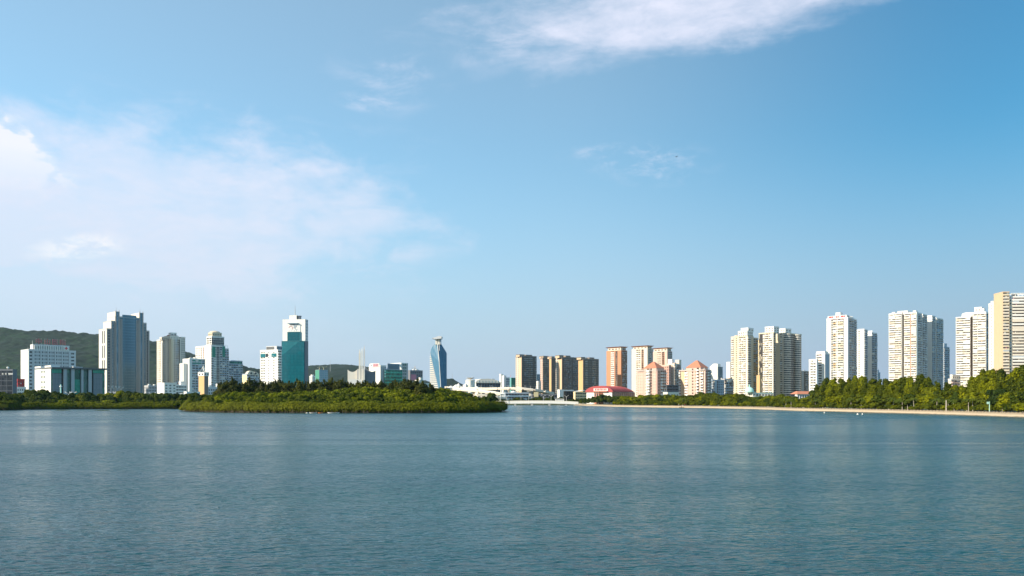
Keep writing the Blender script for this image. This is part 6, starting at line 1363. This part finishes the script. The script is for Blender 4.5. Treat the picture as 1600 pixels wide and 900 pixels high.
for x, y, D, lab in ((1340, 648, 0, 'white buoy floating off the right promenade, larger one'), (1347.5, 647.8, 0, 'white buoy floating off the right promenade, smaller one'), (1288, 645.5, 0, 'tiny white buoy floating left of the pair')):
    D = EYE*F/(y-HY); o = empty('buoy', (ray(x, D), D, 0), label=lab, cat='buoy'); k = MB(); s = .34 if x < 1345 and x > 1300 else .22; k.lathe(0, 0, [(.02, -.1), (s, .02), (s*1.1, .2), (s*.6, .42), (.04, .55)], 'white', 10); k.build('float', o); k = MB(); k.tube([(0, 0, .5), (0, 0, .8)], .03, 'grey', 4); k.build('pin', o)
k = MB(); D = 372; k.tube([(ray(788, D), D, .5), (ray(793, D), D, .35), (ray(797, D), D+1, .55)], [.10, .07, .03], 'bark', 5); k.tube([(ray(791, D), D, .4), (ray(793, D), D+.5, .9)], [.05, .02], 'bark', 4); tag(k.build('driftwood_branch'), 'bare branch lying in the water off the right tip of the island', 'branch')
def weed(x, y, L_, label, seed):
    D = EYE*F/(y-HY); g = random.Random(seed); k = MB()
    for i in range(int(L_*40)):
        a = g.uniform(-L_/2, L_/2); b_ = g.gauss(0, 1.6); s = g.uniform(.12, .35); zz = g.uniform(.02, .22); k.poly([(ray(x, D)+a-s, D+b_, .01), (ray(x, D)+a+s, D+b_+g.uniform(-.2, .2), .01), (ray(x, D)+a+g.uniform(-.3, .3), D+b_+.1, zz+.1)], 'hedge_leaf')
    tag(k.build('water_weed'), label, 'water weed', kind='stuff')
weed(97, 641.2, 5, 'patch of green weed floating off the left bank', 1); weed(161, 641.5, 6, 'dark mat of weed and twigs floating off the left bank', 2); weed(192, 641.0, 4.5, 'thin weed patch floating right of the dark mat', 3)
# one bird high over the lake
o = empty('bird', (ray(1057, 260), 260, zat(245, 260)), R(30), label='small dark bird flying high in the open sky above the lake', cat='bird')
k = MB(); k.tube([(-.35, 0, 0), (-.1, 0, .02), (.15, 0, .03), (.35, 0, .0)], [.02, .09, .08, .02], 'black', 6); k.build('body', o)
for s in (-1, 1): k = MB(); k.prism([(-.12, 0, .05), (.14, 0, .05), (.10, s*.45, .22), (-.02, s*.8, .12)], (0, 0, .02), 'black'); k.build('wing', o)

# ================================================================= haze
mh = bpy.data.materials.new('haze_air'); mh.use_nodes = True; mh.node_tree.nodes.clear(); t = NT(mh.node_tree)
vp = t.node('ShaderNodeVolumePrincipled'); vp.inputs['Color'].default_value = (.55, .78, 1., 1); vp.inputs['Density'].default_value = HAZE; vp.inputs['Anisotropy'].default_value = .2
t.l.new(vp.outputs[0], t.node('ShaderNodeOutputMaterial').inputs['Volume']); M['haze_air'] = mh
k = MB(); k.box(-9600, 9600, -600, 12600, -3., 330, 'haze_air'); k.build('haze', kind='stuff')

# ================================================================= give look-alikes in one spot their own place words
ORD = ['leftmost', 'second from left', 'third from left', 'fourth from left', 'fifth from left', 'sixth from left', 'seventh from left', 'eighth from left', 'ninth from left', 'tenth from left', 'eleventh from left', 'twelfth from left', 'thirteenth from left', 'fourteenth from left', 'fifteenth from left', 'sixteenth from left', 'seventeenth from left', 'eighteenth from left', 'nineteenth from left', 'twentieth from left']
by = {}
for o in sc.objects:
    if o.parent is None and o.get('category') and o.get('label'): by.setdefault(o['label'], []).append(o)
for lab, L in by.items():
    if len(L) < 2: continue
    L.sort(key=lambda o: o.location.x/max(1, o.location.y)); g = L[0].get('group') or lab
    for i, o in enumerate(L):
        o['group'] = g
        j = len(L)-1-i          # count from the nearer end
        w = ORD[i] if i <= j else ('rightmost' if j == 0 else ORD[min(j, len(ORD)-1)].replace('from left', 'from right'))
        o['label'] = '%s %s' % (w, lab)
